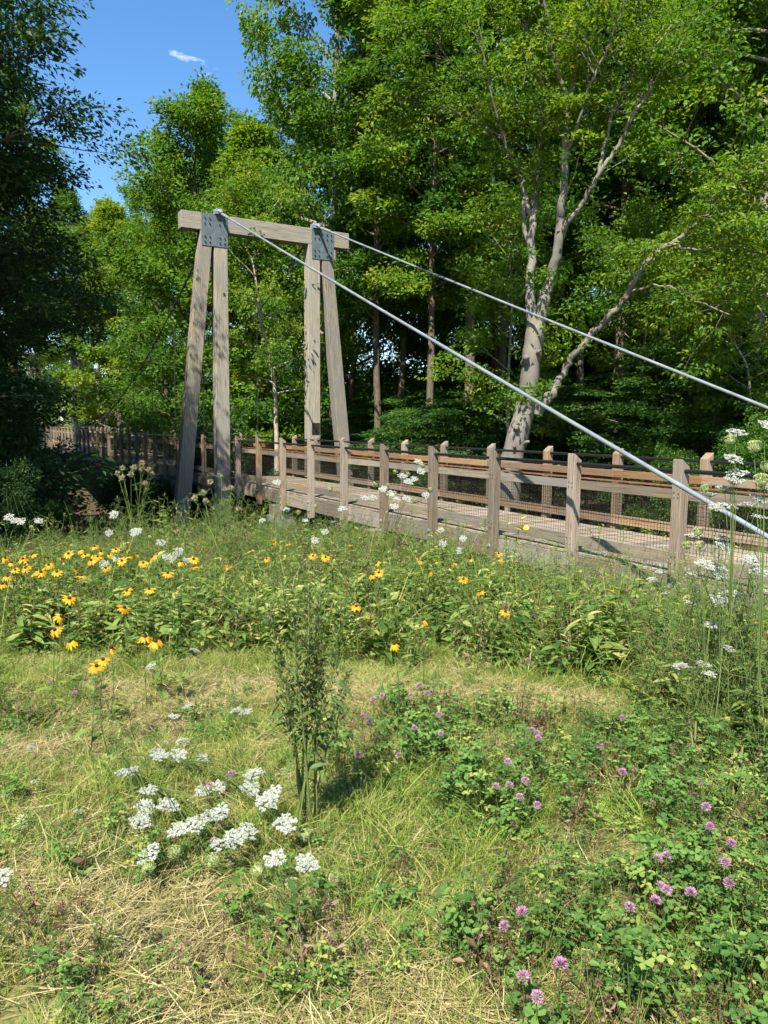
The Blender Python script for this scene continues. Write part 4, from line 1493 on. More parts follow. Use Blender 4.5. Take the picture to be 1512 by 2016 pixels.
def build_meadow():
    # short dry thatch
    coll = source_collection('dry_grass', [src_thatch(100 + i, 48, .03, .11 + .02 * i) for i in range(5)])
    x, y = area_points(480, 1.1, 7.2)
    t = tall_mask(x, y)
    x, y = keep(x, y, np.clip(.22 + .75 * patch(x, y, DRY_PATCH) - .25 * patch(x, y, CLOVER_PATCH) - .30 * t + .35 * (vnoise(x, y, .35, 4) - .5), .05, 1))
    P, rot, s = lay(x, y, .6, 1.3, .08)
    scatter('dry_grass', 'dry straw-coloured cut grass lying over the meadow', 'dry grass', coll, P, rot, s, rngm.integers(0, 5, len(x)))
    # short green grass
    coll = source_collection('green_grass', [src_grass(120 + i, 34, .05, .17, .0026, (.15, 1.25), .3, G_GREEN) for i in range(5)] + [src_grass(130 + i, 26, .12, .34, .003, (.1, .8), .5, G_GREEN) for i in range(3)])
    x, y = area_points(560, 1.1, 7.4)
    t = tall_mask(x, y)
    x, y = keep(x, y, np.clip(.42 + .8 * patch(x, y, GREEN_PATCH) - .25 * patch(x, y, DRY_PATCH) + .45 * (vnoise(x, y, .5, 5) - .5), .04, 1))
    P, rot, s = lay(x, y, .5, 1.15, .1)
    idx = rngm.integers(0, 5, len(x))
    gpm = patch(x, y, GREEN_PATCH) + tall_mask(x, y)
    idx = np.where((rngm.uniform(0, 1, len(x)) < .12 + .22 * gpm), rngm.integers(5, 8, len(x)), idx)
    scatter('green_grass', 'short green grass growing among the straw', 'grass', coll, P, rot, s, idx)
    # clover leaves
    coll = source_collection('clover_cover', [src_clover(140 + i, 15, .05, .13, .017) for i in range(3)] + [src_clover(150 + i, 15, .12, .26, .024) for i in range(4)])
    x, y = area_points(260, 1.1, 7.6)
    cp = patch(x, y, CLOVER_PATCH)
    pr = np.clip(cp * .62 + .09 + .28 * (vnoise(x, y, .4, 6) - .55), .02, 1)
    k = rngm.uniform(0, 1, len(x)) < pr
    x, y, cp = x[k], y[k], cp[k]
    P, rot, s = lay(x, y, .42, 1.08, .22)
    idx = np.where(rngm.uniform(0, 1, len(x)) < np.clip(cp * 1.1 - .35, 0, .9), rngm.integers(3, 7, len(x)), rngm.integers(0, 3, len(x)))
    scatter('clover_cover', 'green clover leaves covering the near meadow', 'clover', coll, P, rot, s, idx)
    # tall weeds of the meadow bank
    src = [src_weed(160 + i, .42, 11, .14, .34) for i in range(4)] + [src_weed(170 + i, .5, 16, .09, .28) for i in range(3)] + [src_feather(180 + i, .55, 15, 12) for i in range(4)] + \
          [src_grass(190 + i, 20, .25, .66, .0038, (.05, .55), .5, G_GREEN) for i in range(3)] + [src_brown(195 + i, .42, 7) for i in range(3)] + [src_grass(198, 12, .35, .6, .004, (.05, .5), .4, G_DRY)] + [src_weed(240 + i, .40, 8, .20, .36) for i in range(3)] + [src_grass(250 + i, 7, .55, 1.0, .0042, (.03, .32), .3, G_GREEN) for i in range(2)] + [src_brown(260, .85, 4), src_weed(262, .85, 14, .055, .3)]
    coll = source_collection('meadow_weeds', src)
    x, y = area_points(150, 3.6, 15.5)
    tb, mm = bridge_coords(x, y)
    pr = tall_mask(x, y) * np.where(mm > .12, 1.0, 0.0) * (1 - sstep(8.5, 12, tb)) * np.clip(1.25 - .045 * y, .35, 1)
    x, y = keep(x, y, pr * np.clip(.42 + 1.0 * (vnoise(x, y, .45, 7) - .42), .06, 1))
    n = len(x)
    tb, mm = bridge_coords(x, y)
    P, rot, s = lay(x, y, .55, 1.4, .16)
    s *= np.where((mm < 2.0) & (tb < 4), .72, 1.0)
    f = vnoise(x, y, .8, 8)
    u = rngm.uniform(0, 1, n) * .6 + f * .4
    idx = np.select([u < .38, u < .50, u < .64, u < .78, u < .89], [rngm.integers(0, 4, n), rngm.integers(4, 7, n), rngm.integers(7, 11, n), rngm.integers(11, 14, n), rngm.integers(14, 17, n)], rngm.integers(0, 7, n))
    v = rngm.uniform(0, 1, n)
    idx = np.where(v < .05, 17, np.where(v > .86, rngm.integers(18, 21, n), idx))
    # taller feathery plants along the bank edge and before the railing
    ex = []
    for px, py, cnt, rx, ry, s0, s1 in ((250, 1120, 22, .9, .5, 1.4, 2.1), (350, 1110, 30, .8, .6, 1.6, 2.4), (440, 1115, 26, .6, .5, 1.5, 2.3), (520, 1105, 24, .5, .5, 1.5, 2.2), (600, 1110, 16, .6, .4, 1.2, 1.7), (680, 1120, 16, .6, .4, 1.0, 1.5), (760, 1120, 16, .5, .4, .9, 1.4),
                                       (1290, 1190, 10, .25, .2, .8, 1.1), (1400, 1420, 60, .55, .9, .9, 1.7), (1490, 1450, 55, .45, .9, 1.0, 1.9), (130, 1110, 8, .8, .4, 1.0, 1.3), (1000, 1160, 8, .3, .2, .7, .9), (790, 1130, 10, .5, .3, .9, 1.3)):
        c = at_ground(px, py)
        for _ in range(cnt):
            ex.append((c.x + rngm.normal(0, rx * .5), c.y + rngm.normal(0, ry * .5), rngm.uniform(s0, s1)))
    for _ in range(300):
        t_, m_ = rngm.uniform(-1.5, 13.5), rngm.uniform(.25, 2.4)
        w_ = A0 + BD * t_ - BN * m_
        ex.append((w_[0], w_[1], rngm.uniform(.7, 1.45) * (1 + .03 * max(0, t_ - 3))))
    for _ in range(260):
        c = (rngm.uniform(-6.5, 4.5), rngm.uniform(5.6, 11.5))
        ex.append((c[0], c[1], rngm.uniform(1.1, 1.9)))
    ex = np.array(ex)
    ex = ex[bridge_coords(ex[:, 0], ex[:, 1])[1] > .2]
    P2, r2, _s = lay(ex[:, 0], ex[:, 1], 1, 1, .12)
    P, rot, s = np.vstack([P, P2]), np.vstack([rot, r2]), np.concatenate([s, ex[:, 2]])
    ne = len(ex)
    v = rngm.uniform(0, 1, ne)
    idx = np.concatenate([idx, np.select([v < .5, v < .66, v < .88], [rngm.integers(7, 11, ne), rngm.integers(4, 7, ne), rngm.integers(11, 14, ne)], rngm.integers(14, 18, ne))])
    wx, wy = rngm.uniform(-6.8, 4.6, 900), rngm.uniform(5.8, 12.8, 900)
    kt, km = bridge_coords(wx, wy)
    kk = (km > .2) & (kt < 10.5) & (rngm.uniform(0, 1, 900) < np.clip(vnoise(wx, wy, .9, 31) * 2.2 - .45, .05, 1))
    wx, wy = wx[kk], wy[kk]
    P4, r4, s4 = lay(wx, wy, .7, 1.4, .16)
    P, rot, s = np.vstack([P, P4]), np.vstack([rot, r4]), np.concatenate([s, s4])
    idx = np.concatenate([idx, rngm.integers(21, 25, len(wx))])
    # small weeds and grass mixed into the near clover
    cx, cy = area_points(70, 1.4, 6.5)
    cx, cy = keep(cx, cy, patch(cx, cy, CLOVER_PATCH) * .75)
    P3, r3, s3 = lay(cx, cy, .25, .62, .25)
    nc = len(cx)
    P, rot, s = np.vstack([P, P3]), np.vstack([rot, r3]), np.concatenate([s, s3])
    v = rngm.uniform(0, 1, nc)
    idx = np.concatenate([idx, np.select([v < .35, v < .65, v < .8], [rngm.integers(0, 7, nc), rngm.integers(11, 14, nc), rngm.integers(7, 11, nc)], rngm.integers(14, 18, nc))])
    scatter('meadow_weeds', 'dense green weeds and tall grass on the meadow bank', 'weeds', coll, P, rot, s, idx)
    # dead clover heads and stalks among the clover
    coll = source_collection('dead_stalks', [src_brown(210 + i, .2, 6) for i in range(4)])
    x, y = area_points(26, 1.3, 6.5)
    x, y = keep(x, y, np.clip(patch(x, y, CLOVER_PATCH) * .9 + patch(x, y, [(1080, 1760, .5, .2, 1.6), (790, 1480, .5, .4, 1.6), (1480, 1560, .3, .6, 1.5)]), 0, 1))
    P, rot, s = lay(x, y, .6, 1.2, .15)
    scatter('dead_stalks', 'brown dead clover stalks among the green leaves', 'dead stalks', coll, P, rot, s, rngm.integers(0, 4, len(x)))
    # low growth on the shaded bank, under the bridge and along the wood edge
    src = [src_weed(220 + i, .35, 12, .10, .45) for i in range(4)] + [src_feather(230, .5, 12, 10)]
    coll = source_collection('bank_plants', src)
    n0 = 9000
    tt = rngm.uniform(-5, 40, n0)
    m0 = rngm.uniform(-22, 14, n0)
    pw = A0[None, :] + tt[:, None] * BD[None, :] - m0[:, None] * BN[None, :]
    x, y = pw[:, 0], pw[:, 1]
    pr = np.where(m0 > .2, sstep(7.5, 10.5, tt), np.where(m0 < -WID - .2, .75 * (1 - .7 * sstep(-9, -22, m0)), .25 * sstep(4, 9, tt)))
    x, y = keep(x, y, np.clip(pr, 0, 1) * np.clip(vnoise(x, y, 1.2, 12) * 1.7, 0, 1))
    P, rot, s = lay(x, y, .6, 1.7, .14)
    scatter('bank_plants', 'leafy low plants on the shaded ravine bank and wood edge', 'undergrowth', coll, P, rot, s, rngm.integers(0, 5, len(x)))


build_meadow()


# ------------------------------------------------------------------ flowers, one by one
def umbel_mesh(seed, Rr, dome=.12, cup=0.0, n_um=28, n_fl=17):
    rng = np.random.default_rng(seed)
    mb = MB()
    root = np.array([0, 0, -.42 * Rr])
    i = np.arange(n_um) + .5
    rr = np.sqrt(i / n_um) * Rr * .88 * rng.uniform(.85, 1.12, n_um)
    th = i * 2.39996 + rng.normal(0, .2, n_um)
    C = np.stack([rr * np.cos(th), rr * np.sin(th), -dome * rr * rr / Rr + cup * rr * rr / Rr + rng.normal(0, .05 * Rr, n_um)], 1)
    for c in C:
        mb.tube([root, root * .4 + c * .6 + np.array([0, 0, -.10 * Rr]), c - np.array([0, 0, .05 * Rr])], .0006, 3, 1, .6, cap=False)
    n = n_um * n_fl
    ci = np.repeat(np.arange(n_um), n_fl)
    o = rng.normal(0, 1, (n, 3))
    o /= np.linalg.norm(o, axis=1)[:, None]
    o *= rng.uniform(.2, 1, (n, 1)) ** .5 * Rr * .175
    o[:, 2] = np.abs(o[:, 2]) * .4
    p = C[ci] + o
    d = unit(rng.normal(0, 1, (n, 3)) * np.array([1, 1, .3]))
    l = rng.uniform(.0055, .0095, n)
    mb.leaves(p - d * l[:, None] * .5, d, unit(np.array([0, 0, 1.0]) + rng.normal(0, .4, (n, 3))), l, .8, 0, rng.uniform(.15, 1, n), .1, .5)
    return mb.mesh('umbel', [P_WHITE, G_STEM])


def nest_mesh(seed, Rr):
    rng = np.random.default_rng(seed)
    mb = MB()
    n = 44
    for i in range(n):
        a = i * 2.4
        q = math.sqrt((i + .5) / n)
        b = np.array([0, 0, -Rr * .8])
        o = np.array([math.cos(a), math.sin(a), 0])
        bl = Rr * (.35 + .65 * q)
        p = [b, b + o * bl * .55 + np.array([0, 0, .3 * Rr]), o * bl * .98 + np.array([0, 0, .0]), o * bl * .85 + np.array([0, 0, .55 * Rr]), o * bl * .5 + np.array([0, 0, (.85 - .1 * q) * Rr])]
        mb.tube(p, [.0006, .0008, .0009, .0009, .0007], 3, 0, rng.uniform(.1, .9), cap=False)
    m = 120
    c = sphere_pts(rng, m) * Rr * np.array([.75, .75, .72]) * rng.uniform(.7, 1.05, (m, 1)) + np.array([0, 0, .12 * Rr])
    c = c[c[:, 2] > -.25 * Rr]
    m = len(c)
    mb.leaves(c, rng.normal(0, 1, (m, 3)), unit(c), rng.uniform(.004, .008, m), .6, 0, rng.uniform(.2, 1, m))
    k = 9
    a = np.arange(k) * 6.283 / k
    mb.leaves(np.tile([0, 0, -.8 * Rr], (k, 1)), np.stack([np.cos(a), np.sin(a), np.full(k, -.15)], 1), np.tile([0, 0, 1.0], (k, 1)), .02, .08, 1, .5)
    return mb.mesh('seed_head', [P_NEST, G_STEM])


UMB = [umbel_mesh(300 + i, .051, .10 + .12 * (i % 2), .0 if i < 3 else .3) for i in range(4)]
UMB_S = [umbel_mesh(310 + i, .034, .35, .0, 18, 14) for i in range(2)]
NEST = [nest_mesh(320 + i, .026) for i in range(3)]
FEATH = [src_feather(330 + i, .30, 13, 15) for i in range(3)]


def orient(o, direction, spin):
    q = Vector(direction).to_track_quat('Z', 'Y')
    o.rotation_mode = 'QUATERNION'
    from mathutils import Quaternion
    o.rotation_quaternion = q @ Quaternion((0, 0, 1), spin)


rf = random.Random(99)
nprf = np.random.default_rng(99)


def carrot_plant(base, heads, label, thick=.0035, feathers=3, group='wild carrot plants', lay_dir=None):
    """base: ground point; heads: list of (point, 'w' white umbel | 'g' green seed head, scale)"""
    T = thing('wild_carrot', label, 'wildflower', base, 0, group)
    b = np.array(base)
    mb = MB()
    hp = np.array([np.array(h[0]) - b for h in heads])
    ctr = hp.mean(0)
    fork = ctr * .50
    if lay_dir is not None:
        fork = np.array([ctr[0] * .45, ctr[1] * .45, max(.10, ctr[2] * .9)])
    else:
        fork[2] = hp[:, 2].min() * .50
    trunk = np.array([[0, 0, -.02], fork * .5 + nprf.normal(0, .015, 3), fork])
    thick = thick * .75
    tp, tr = smooth_path(trunk, np.array([thick * 1.25, thick * 1.1, thick]))
    mb.tube(tp, tr, 6, 0, .55)
    ends = []
    for k, p in enumerate(hp):
        st = fork * (.7 + .3 * nprf.uniform(0, 1)) if lay_dir is None else fork * nprf.uniform(.55, 1)
        d = p - st
        midp = st + d * .5 + np.array([d[0] * -.06, d[1] * -.06, .06 * np.linalg.norm(d)])
        q, r = smooth_path(np.array([st, midp, p]), np.array([thick * .8, thick * .6, thick * .42]))
        mb.tube(q, r, 5, 0, float(nprf.uniform(.3, .8)), cap=False)
        ends.append(unit(q[-1] - q[-2]))
    link('stem', mb.mesh('stem', G_STEM), T)
    for k, (pt, ty, sc) in enumerate(heads):
        dv = unit(ends[k] * (.55 if lay_dir is None else .12) + np.array([0, -.55 if lay_dir is None else -.12, 1.0]) + nprf.normal(0, .16, 3))
        if ty == 'w':
            o = link('umbel', UMB[rf.randrange(4)] if sc > .62 else UMB_S[rf.randrange(2)], T, hp[k] + dv * .42 * .046 * sc)
            o.scale = (sc if sc > .62 else sc * 1.3,) * 3
        else:
            o = link('seed_head', NEST[rf.randrange(3)], T, hp[k] + dv * .021 * sc)
            o.scale = (sc * 1.15,) * 3
            dv = ends[k]
        orient(o, dv, rf.uniform(0, 6.28))
    for k in range(feathers):
        q = rf.uniform(.15, .95)
        j = q * (len(tp) - 1)
        o = link('leaf', FEATH[rf.randrange(3)], T, tp[int(j)], (rf.uniform(.3, .9), 0, rf.uniform(0, 6.28)))
        o.scale = (rf.uniform(.5, .95),) * 3
    return T


def gh(px, py, h, ty='w', s=1.0):
    return (at_ground(px, py, h), ty, s)


# flattened plants in the near grass
near_a = [(292, 1562), (286, 1592), (276, 1622), (330, 1592), (253, 1527), (320, 1497), (308, 1488)]
near_b = [(352, 1492), (360, 1463), (398, 1498), (430, 1552), (398, 1560), (342, 1415), (370, 1396)]
near_c = [(500, 1528), (492, 1556), (540, 1568), (524, 1584), (435, 1604), (420, 1615), (562, 1627)]
near_d = [(352, 1640), (382, 1630), (440, 1668), (462, 1655), (484, 1640), (298, 1686)]
carrot_plant(at_ground(215, 1492), [gh(a, b, rf.uniform(.08, .16), 'w', rf.uniform(.8, 1.12)) for a, b in near_a] + [gh(292, 1718, .08, 'g', 1.0), gh(340, 1686, .08, 'g', 1.0)],
             'flattened wild carrot with the leftmost heap of large white umbels in the near grass', .004, 3, lay_dir=1)
carrot_plant(at_ground(250, 1462), [gh(a, b, rf.uniform(.06, .14), 'w', rf.uniform(.7, .95)) for a, b in near_b],
             'flattened wild carrot with small white umbels above the big near cluster', .0035, 3, lay_dir=1)
carrot_plant(at_ground(300, 1500), [gh(a, b, rf.uniform(.10, .18), 'w', rf.uniform(.85, 1.15)) for a, b in near_c] + [gh(597, 1652, .07, 'g', 1.0)],
             'flattened wild carrot with large white umbels beside the dark dock stems', .004, 2, lay_dir=1)
carrot_plant(at_ground(270, 1540), [gh(a, b, rf.uniform(.10, .17), 'w', rf.uniform(.85, 1.15)) for a, b in near_d] + [gh(418, 1705, .07, 'g', 1.1)],
             'flattened wild carrot with the lowest row of large white umbels', .004, 2, lay_dir=1)
carrot_plant(at_ground(565, 1850), [gh(543, 1697, .17, 'w', .85), gh(603, 1706, .17, 'w', .9), gh(575, 1752, .1, 'g', .9), gh(595, 1776, .08, 'g', .9), gh(512, 1722, .1, 'g', .9), gh(655, 1738, .08, 'g', 1.0)],
             'short wild carrot with two white umbels and green seed heads in leafy tuft', .003, 4)
carrot_plant(at_ground(470, 1470), [gh(466, 1402, .1, 'w', .8), gh(486, 1406, .1, 'w', .8)], 'pair of small white umbels lying on straw below the yellow flowers', .002, 1, lay_dir=1)
carrot_plant(at_ground(296, 1360), [gh(298, 1314, .12, 'w', .8), gh(383, 1283, .16, 'w', .85)], 'two small white umbels at the foot of the yellow flower bank', .002, 1)
carrot_plant(at_ground(20, 1530), [gh(60, 1475, .1, 'w', .62), gh(70, 1540, .06, 'w', .5), gh(155, 1600, .05, 'w', .5)], 'faded wild carrot lying in straw at the left edge', .002, 1, lay_dir=1)
carrot_plant(at_ground(-40, 1900), [(at_y(45, 1632, 1.75), 'g', .9), (at_y(4, 1728, 1.8), 'w', .6)], 'wild carrot with a big green seed head close by the left edge', .003, 3)

# tall plants at the right
rw = [(1448, 857), (1442, 907), (1451, 938), (1444, 953), (1427, 967)]
carrot_plant(at_ground(1440, 1490), [(at_y(a, b, rf.uniform(4.0, 4.4)), 'w', rf.uniform(1.05, 1.3)) for a, b in rw] + [(at_y(1437, 875, 4.1), 'g', 1.15), (at_y(1387, 968, 4.1), 'g', .95)],
             'tallest wild carrot reaching above the handrail at the right', .0042, 4)
rw = [(1397, 978), (1416, 1004), (1433, 1003), (1476, 1000), (1493, 988), (1497, 1026)]
carrot_plant(at_ground(1395, 1500), [(at_y(a, b, rf.uniform(4.0, 4.5)), 'w', rf.uniform(1.05, 1.35)) for a, b in rw], 'tall wild carrot with white umbels in front of the grey stay', .004, 4)
rw = [(1506, 845), (1505, 962), (1479, 1106)]
carrot_plant(at_ground(1500, 1540), [(at_y(a, b, rf.uniform(3.7, 4.2)), 'w', rf.uniform(.9, 1.1)) for a, b in rw] + [(at_y(1485, 890, 3.8), 'g', 1.3), (at_y(1506, 928, 3.9), 'g', 1.2), (at_y(1497, 958, 3.7), 'g', 1.4)],
             'tall wild carrot with large green seed heads at the right edge', .0044, 4)
rw = [(1420, 1066), (1424, 1080), (1367, 1060), (1386, 1116), (1415, 1122), (1414, 1138)]
carrot_plant(at_ground(1385, 1470), [(at_y(a, b, rf.uniform(4.1, 4.7)), 'w', rf.uniform(1.0, 1.3)) for a, b in rw] + [(at_y(1374, 1054, 4.2), 'g', 1.05), (at_y(1352, 1080, 4.2), 'g', .95), (at_y(1376, 1079, 4.2), 'g', .95)],
             'wild carrot with three green seed heads beside the second-nearest post', .004, 5)
rw = [(1361, 1134), (1284, 1143), (1299, 1130), (1358, 1190), (1312, 1172)]
carrot_plant(at_ground(1330, 1430), [(at_y(a, b, rf.uniform(4.6, 5.4)), 'w', rf.uniform(.7, .95)) for a, b in rw], 'lower wild carrot with small umbels at the foot of the railing', .003, 5)
rw = [(1419, 1190), (1437, 1175), (1493, 1131), (1506, 1171), (1403, 1238)]
carrot_plant(at_ground(1450, 1480), [(at_y(a, b, rf.uniform(4.0, 4.4)), 'w', rf.uniform(1.1, 1.4)) for a, b in rw], 'wild carrot with wide white umbels low at the right edge', .0038, 5)
rw = [(1433, 1280), (1395, 1331), (1365, 1320), (1385, 1312), (1340, 1315)]
carrot_plant(at_ground(1400, 1500), [(at_y(a, b, rf.uniform(3.9, 4.2)), 'w', rf.uniform(.75, .95)) for a, b in rw], 'short wild carrot with umbels below the others at right', .003, 5)

# plants in the middle distance
def mid_plant(base, lst, Y, label, sc=1.05):
    carrot_plant(at_ground(*base), [(at_y(a, b, Y + rf.uniform(-.3, .3)), t, sc * rf.uniform(.85, 1.15)) for a, b, t in lst], label, .003, 4)


mid_plant((745, 1150), [(823, 912, 'w'), (828, 930, 'w'), (815, 945, 'w'), (803, 951, 'w'), (778, 932, 'g'), (803, 936, 'g'), (833, 921, 'g'), (846, 968, 'g'), (838, 976, 'w')], 8.3,
          'tall leaning wild carrot with many small heads before the railing middle')
mid_plant((735, 1160), [(755, 965, 'w'), (770, 975, 'w'), (781, 985, 'w'), (765, 958, 'g'), (792, 940, 'w'), (776, 1000, 'w'), (800, 985, 'w'), (816, 990, 'g')], 8.0,
          'wild carrot with white heads and slender stems in the meadow middle')
mid_plant((690, 1170), [(718, 983, 'w'), (733, 982, 'w'), (701, 987, 'g'), (738, 958, 'g'), (674, 1004, 'w'), (651, 967, 'g'), (622, 1000, 'g')], 8.6, 'wild carrot left of the tall leaning one before the railing')
mid_plant((600, 1130), [(545, 952, 'w'), (565, 1005, 'w'), (588, 1012, 'g'), (601, 1027, 'w'), (517, 1026, 'w'), (640, 1048, 'w'), (620, 1066, 'w')], 9.4, 'wild carrot with scattered small heads before the pier cap')
mid_plant((10, 1090), [(28, 1026, 'w'), (42, 1029, 'w'), (76, 1028, 'w'), (18, 1020, 'w'), (62, 1040, 'g')], 8.6, 'wild carrot with flat white heads against the dark trees at left')
mid_plant((250, 1130), [(225, 1014, 'w'), (215, 1050, 'w'), (265, 1050, 'w'), (270, 1048, 'w'), (317, 1070, 'w'), (295, 1060, 'g')], 8.4, 'wild carrot with white heads behind the dense yellow flowers')
mid_plant((345, 1140), [(340, 1102, 'w'), (352, 1088, 'w'), (328, 1098, 'w'), (365, 1106, 'w'), (230, 1100, 'w'), (205, 1112, 'w')], 7.6, 'low wild carrot with white heads among the yellow flowers')
mid_plant((880, 1130), [(912, 1062, 'w'), (905, 1085, 'w'), (870, 1072, 'w'), (868, 1045, 'w')], 8.8, 'small wild carrot with sparse heads under the railing')


# ---- black-eyed Susans
def susan_mesh(seed, droop, n, faded=False):
    rng = np.random.default_rng(seed)
    pet, con = MB(), MB()
    for i in range(n):
        if faded and rng.uniform() < .45:
            continue
        a = i * 6.283 / n + rng.normal(0, .07)
        d = np.array([math.cos(a), math.sin(a), -droop + rng.normal(0, .12)])
        l = .036 * rng.uniform(.85, 1.12)
        leaf6(pet, [np.array([math.cos(a), math.sin(a), 0]) * .006], [d], [[0, 0, 1.0]], l, .0125 * rng.uniform(.85, 1.15), ((.35, .48), (.72, .44)), 0, rng.uniform(.2, 1), -.1, .15 + droop * .2)
    blob(con, (0, 0, .004), .0095, 0, .5, 1.0, .95, 10, 6)
    return pet.mesh('petals', P_YELLOW), con.mesh('centre', P_CONE)


SUS = [susan_mesh(400, .10, 12), susan_mesh(401, .35, 11), susan_mesh(402, .75, 11), susan_mesh(403, .2, 13), susan_mesh(404, 1.1, 10, True)]
_mb = MB()
leaf6(_mb, [(0, 0, 0)], [(1, 0, .35)], [(-.3, 0, 1)], .105, .034, ((.3, .46), (.66, .42)), 0, .45, .16, .35)
SUS_LEAF = _mb.mesh('leaf', G_WEED)


def susan(pt, label, kind, face, s=1.0, leaves=4, lean=0.06):
    gx, gy = pt[0] + rf.uniform(-lean, lean), pt[1] + rf.uniform(-lean, lean)
    base = Vector((gx, gy, float(ground_z(gx, gy)) - .01))
    T = thing('black_eyed_susan', label, 'wildflower', base, 0, 'black-eyed Susans')
    p = np.array(pt) - np.array(base)
    q, r = smooth_path(np.array([[0, 0, 0], p * .5 + nprf.normal(0, .012, 3), p]), np.array([.0030, .0025, .0020]))
    mb = MB()
    mb.tube(q, r, 5, 0, rf.uniform(.25, .7))
    link('stem', mb.mesh('stem', G_STEM), T)
    h = link('flower_head', SUS[kind][0], T, p)
    h.scale = (s,) * 3
    orient(h, face, rf.uniform(0, 6.28))
    link('centre', SUS[kind][1], h)
    for k in range(leaves):
        j = int(rf.uniform(.08, .8) * (len(q) - 1))
        lf = link('leaf', SUS_LEAF, T, q[j], (rf.uniform(-.2, .2), rf.uniform(-.5, .2), rf.uniform(0, 6.28)))
        lf.scale = (rf.uniform(.7, 1.25),) * 3


sus_zones = [
    ('yellow black-eyed Susan in the dense bank of flowers at left', .66, [(128, 1048), (112, 1067), (167, 1063), (152, 1070), (175, 1059), (20, 1087), (21, 1108), (68, 1075), (106, 1086), (64, 1092), (80, 1126), (66, 1129), (150, 1120),
     (180, 1103), (199, 1086), (215, 1091), (252, 1096), (270, 1091), (300, 1097), (383, 1116), (356, 1106), (381, 1101), (160, 1134), (4, 1150), (118, 1096), (140, 1058), (88, 1098), (330, 1128), (45, 1100), (10, 1098), (30, 1122), (14, 1135), (92, 1062), (100, 1076), (122, 1078), (135, 1090), (157, 1083), (168, 1092), (186, 1076), (192, 1096), (228, 1082), (240, 1104), (258, 1082), (282, 1108), (50, 1118), (96, 1112), (112, 1126), (208, 1118), (36, 1078)]),
    ('yellow black-eyed Susan standing loose before the left flower bank', .50, [(250, 1163), (244, 1196), (121, 1213), (108, 1240), (138, 1263), (285, 1254), (306, 1263), (219, 1275), (203, 1299), (190, 1312), (136, 1178), (294, 1160)]),
    ('yellow black-eyed Susan in the meadow middle', .52, [(567, 1070), (563, 1092), (742, 1109), (746, 1127), (734, 1131), (616, 1095), (641, 1097), (470, 1040), (486, 1035), (499, 1048), (701, 1194), (776, 1268), (834, 1220), (427, 1062), (452, 1060), (540, 1068), (450, 1115), (690, 1072), (525, 1100)]),
    ('yellow black-eyed Susan below the railing', .46, [(830, 1104), (845, 1126), (861, 1106), (897, 1108), (912, 1140), (926, 1100), (945, 1165), (990, 1102), (995, 1205), (820, 1098), (982, 1090)]),
    ('yellow black-eyed Susan near the tall white flowers at right', .36, [(1490, 1222), (1488, 1246), (1455, 1276), (1235, 1158), (1204, 1160), (1443, 1290), (1225, 1150)]),
]
for lab, h, lst in sus_zones:
    for i, (px, py) in enumerate(sorted(lst)):
        pt = at_ground(px, py, h * rf.uniform(.92, 1.08))
        kd = rf.choice([0, 0, 1, 1, 2, 3, 3, 4])
        fc = (rf.gauss(.0, .35), rf.gauss(-.45, .3), 1.0)
        susan(pt, '%s, %s from the left' % (lab, ORD[i]), kd, fc, rf.uniform(1.0, 1.42))


# spent dark cones on bare stems
def spent(px, py, h, label):
    pt = at_ground(px, py, h)
    gx, gy = pt.x + rf.uniform(-.05, .05), pt.y + rf.uniform(-.03, .03)
    base = Vector((gx, gy, float(ground_z(gx, gy)) - .01))
    T = thing('spent_flower', label, 'wildflower', base, 0, 'spent flower heads')
    p = np.array(pt) - np.array(base)
    mb = MB()
    q, r = smooth_path(np.array([[0, 0, 0], p * .5 + nprf.normal(0, .01, 3), p]), np.array([.0028, .0022, .0018]))
    mb.tube(q, r, 5, 0, .9)
    link('stem', mb.mesh('stem', G_STEM), T)
    c = MB()
    blob(c, (0, 0, .004), .0125, 0, .5, 1, 1.05, 10, 6)
    link('cone', c.mesh('cone', P_CONE), T, p)


for i, (px, py, h) in enumerate(sorted([(266, 1071, .6), (307, 1120, .5), (329, 1127, .45), (324, 1172, .4), (195, 1280, .35), (872, 1100, .4), (843, 1148, .4), (918, 1078, .5), (1218, 1110, .5), (730, 1078, .5), (760, 1096, .45)])):
    spent(px, py, h, 'dark spent flower cone on a bare stem, %s from the left' % ORD[i])


# ---- red clover heads
def clover_head(seed, faded=0.0):
    rng = np.random.default_rng(seed)
    mb = MB()
    n = 120
    p = sphere_pts(rng, n)
    p = p[p[:, 2] > -.55]
    n = len(p)
    d = unit(p + np.array([0, 0, .35]) + rng.normal(0, .15, (n, 3)))
    at = np.clip(rng.uniform(.25, 1, n) - faded * (p[:, 2] < .2), 0, 1)
    mb.leaves(p * .0065, d, rng.normal(0, 1, (n, 3)), rng.uniform(.0075, .0105, n), .34, 0, at, .15, .6)
    k = 5
    a = rng.uniform(0, 6.28, k)
    mb.leaves(np.tile([0, 0, -.006], (k, 1)), np.stack([np.cos(a), np.sin(a), np.full(k, .15)], 1), np.tile([0, 0, 1.0], (k, 1)), .02, .5, 1, rng.uniform(.3, .8, k))
    return mb.mesh('flower_head', [P_PINK, G_CLOVER])


CLH = [clover_head(500 + i, .25 * (i % 2)) for i in range(4)]
_mb = MB()
for _k in range(3):
    _a = _k * 2.094
    leaf6(_mb, [(0, 0, 0)], [(math.cos(_a), math.sin(_a), .1)], [(0, 0, 1)], .026, .017, ((.3, .36), (.74, .5)), 0, .4 + .1 * _k, .1, .12)
TRI = _mb.mesh('leaf', G_CLOVER)

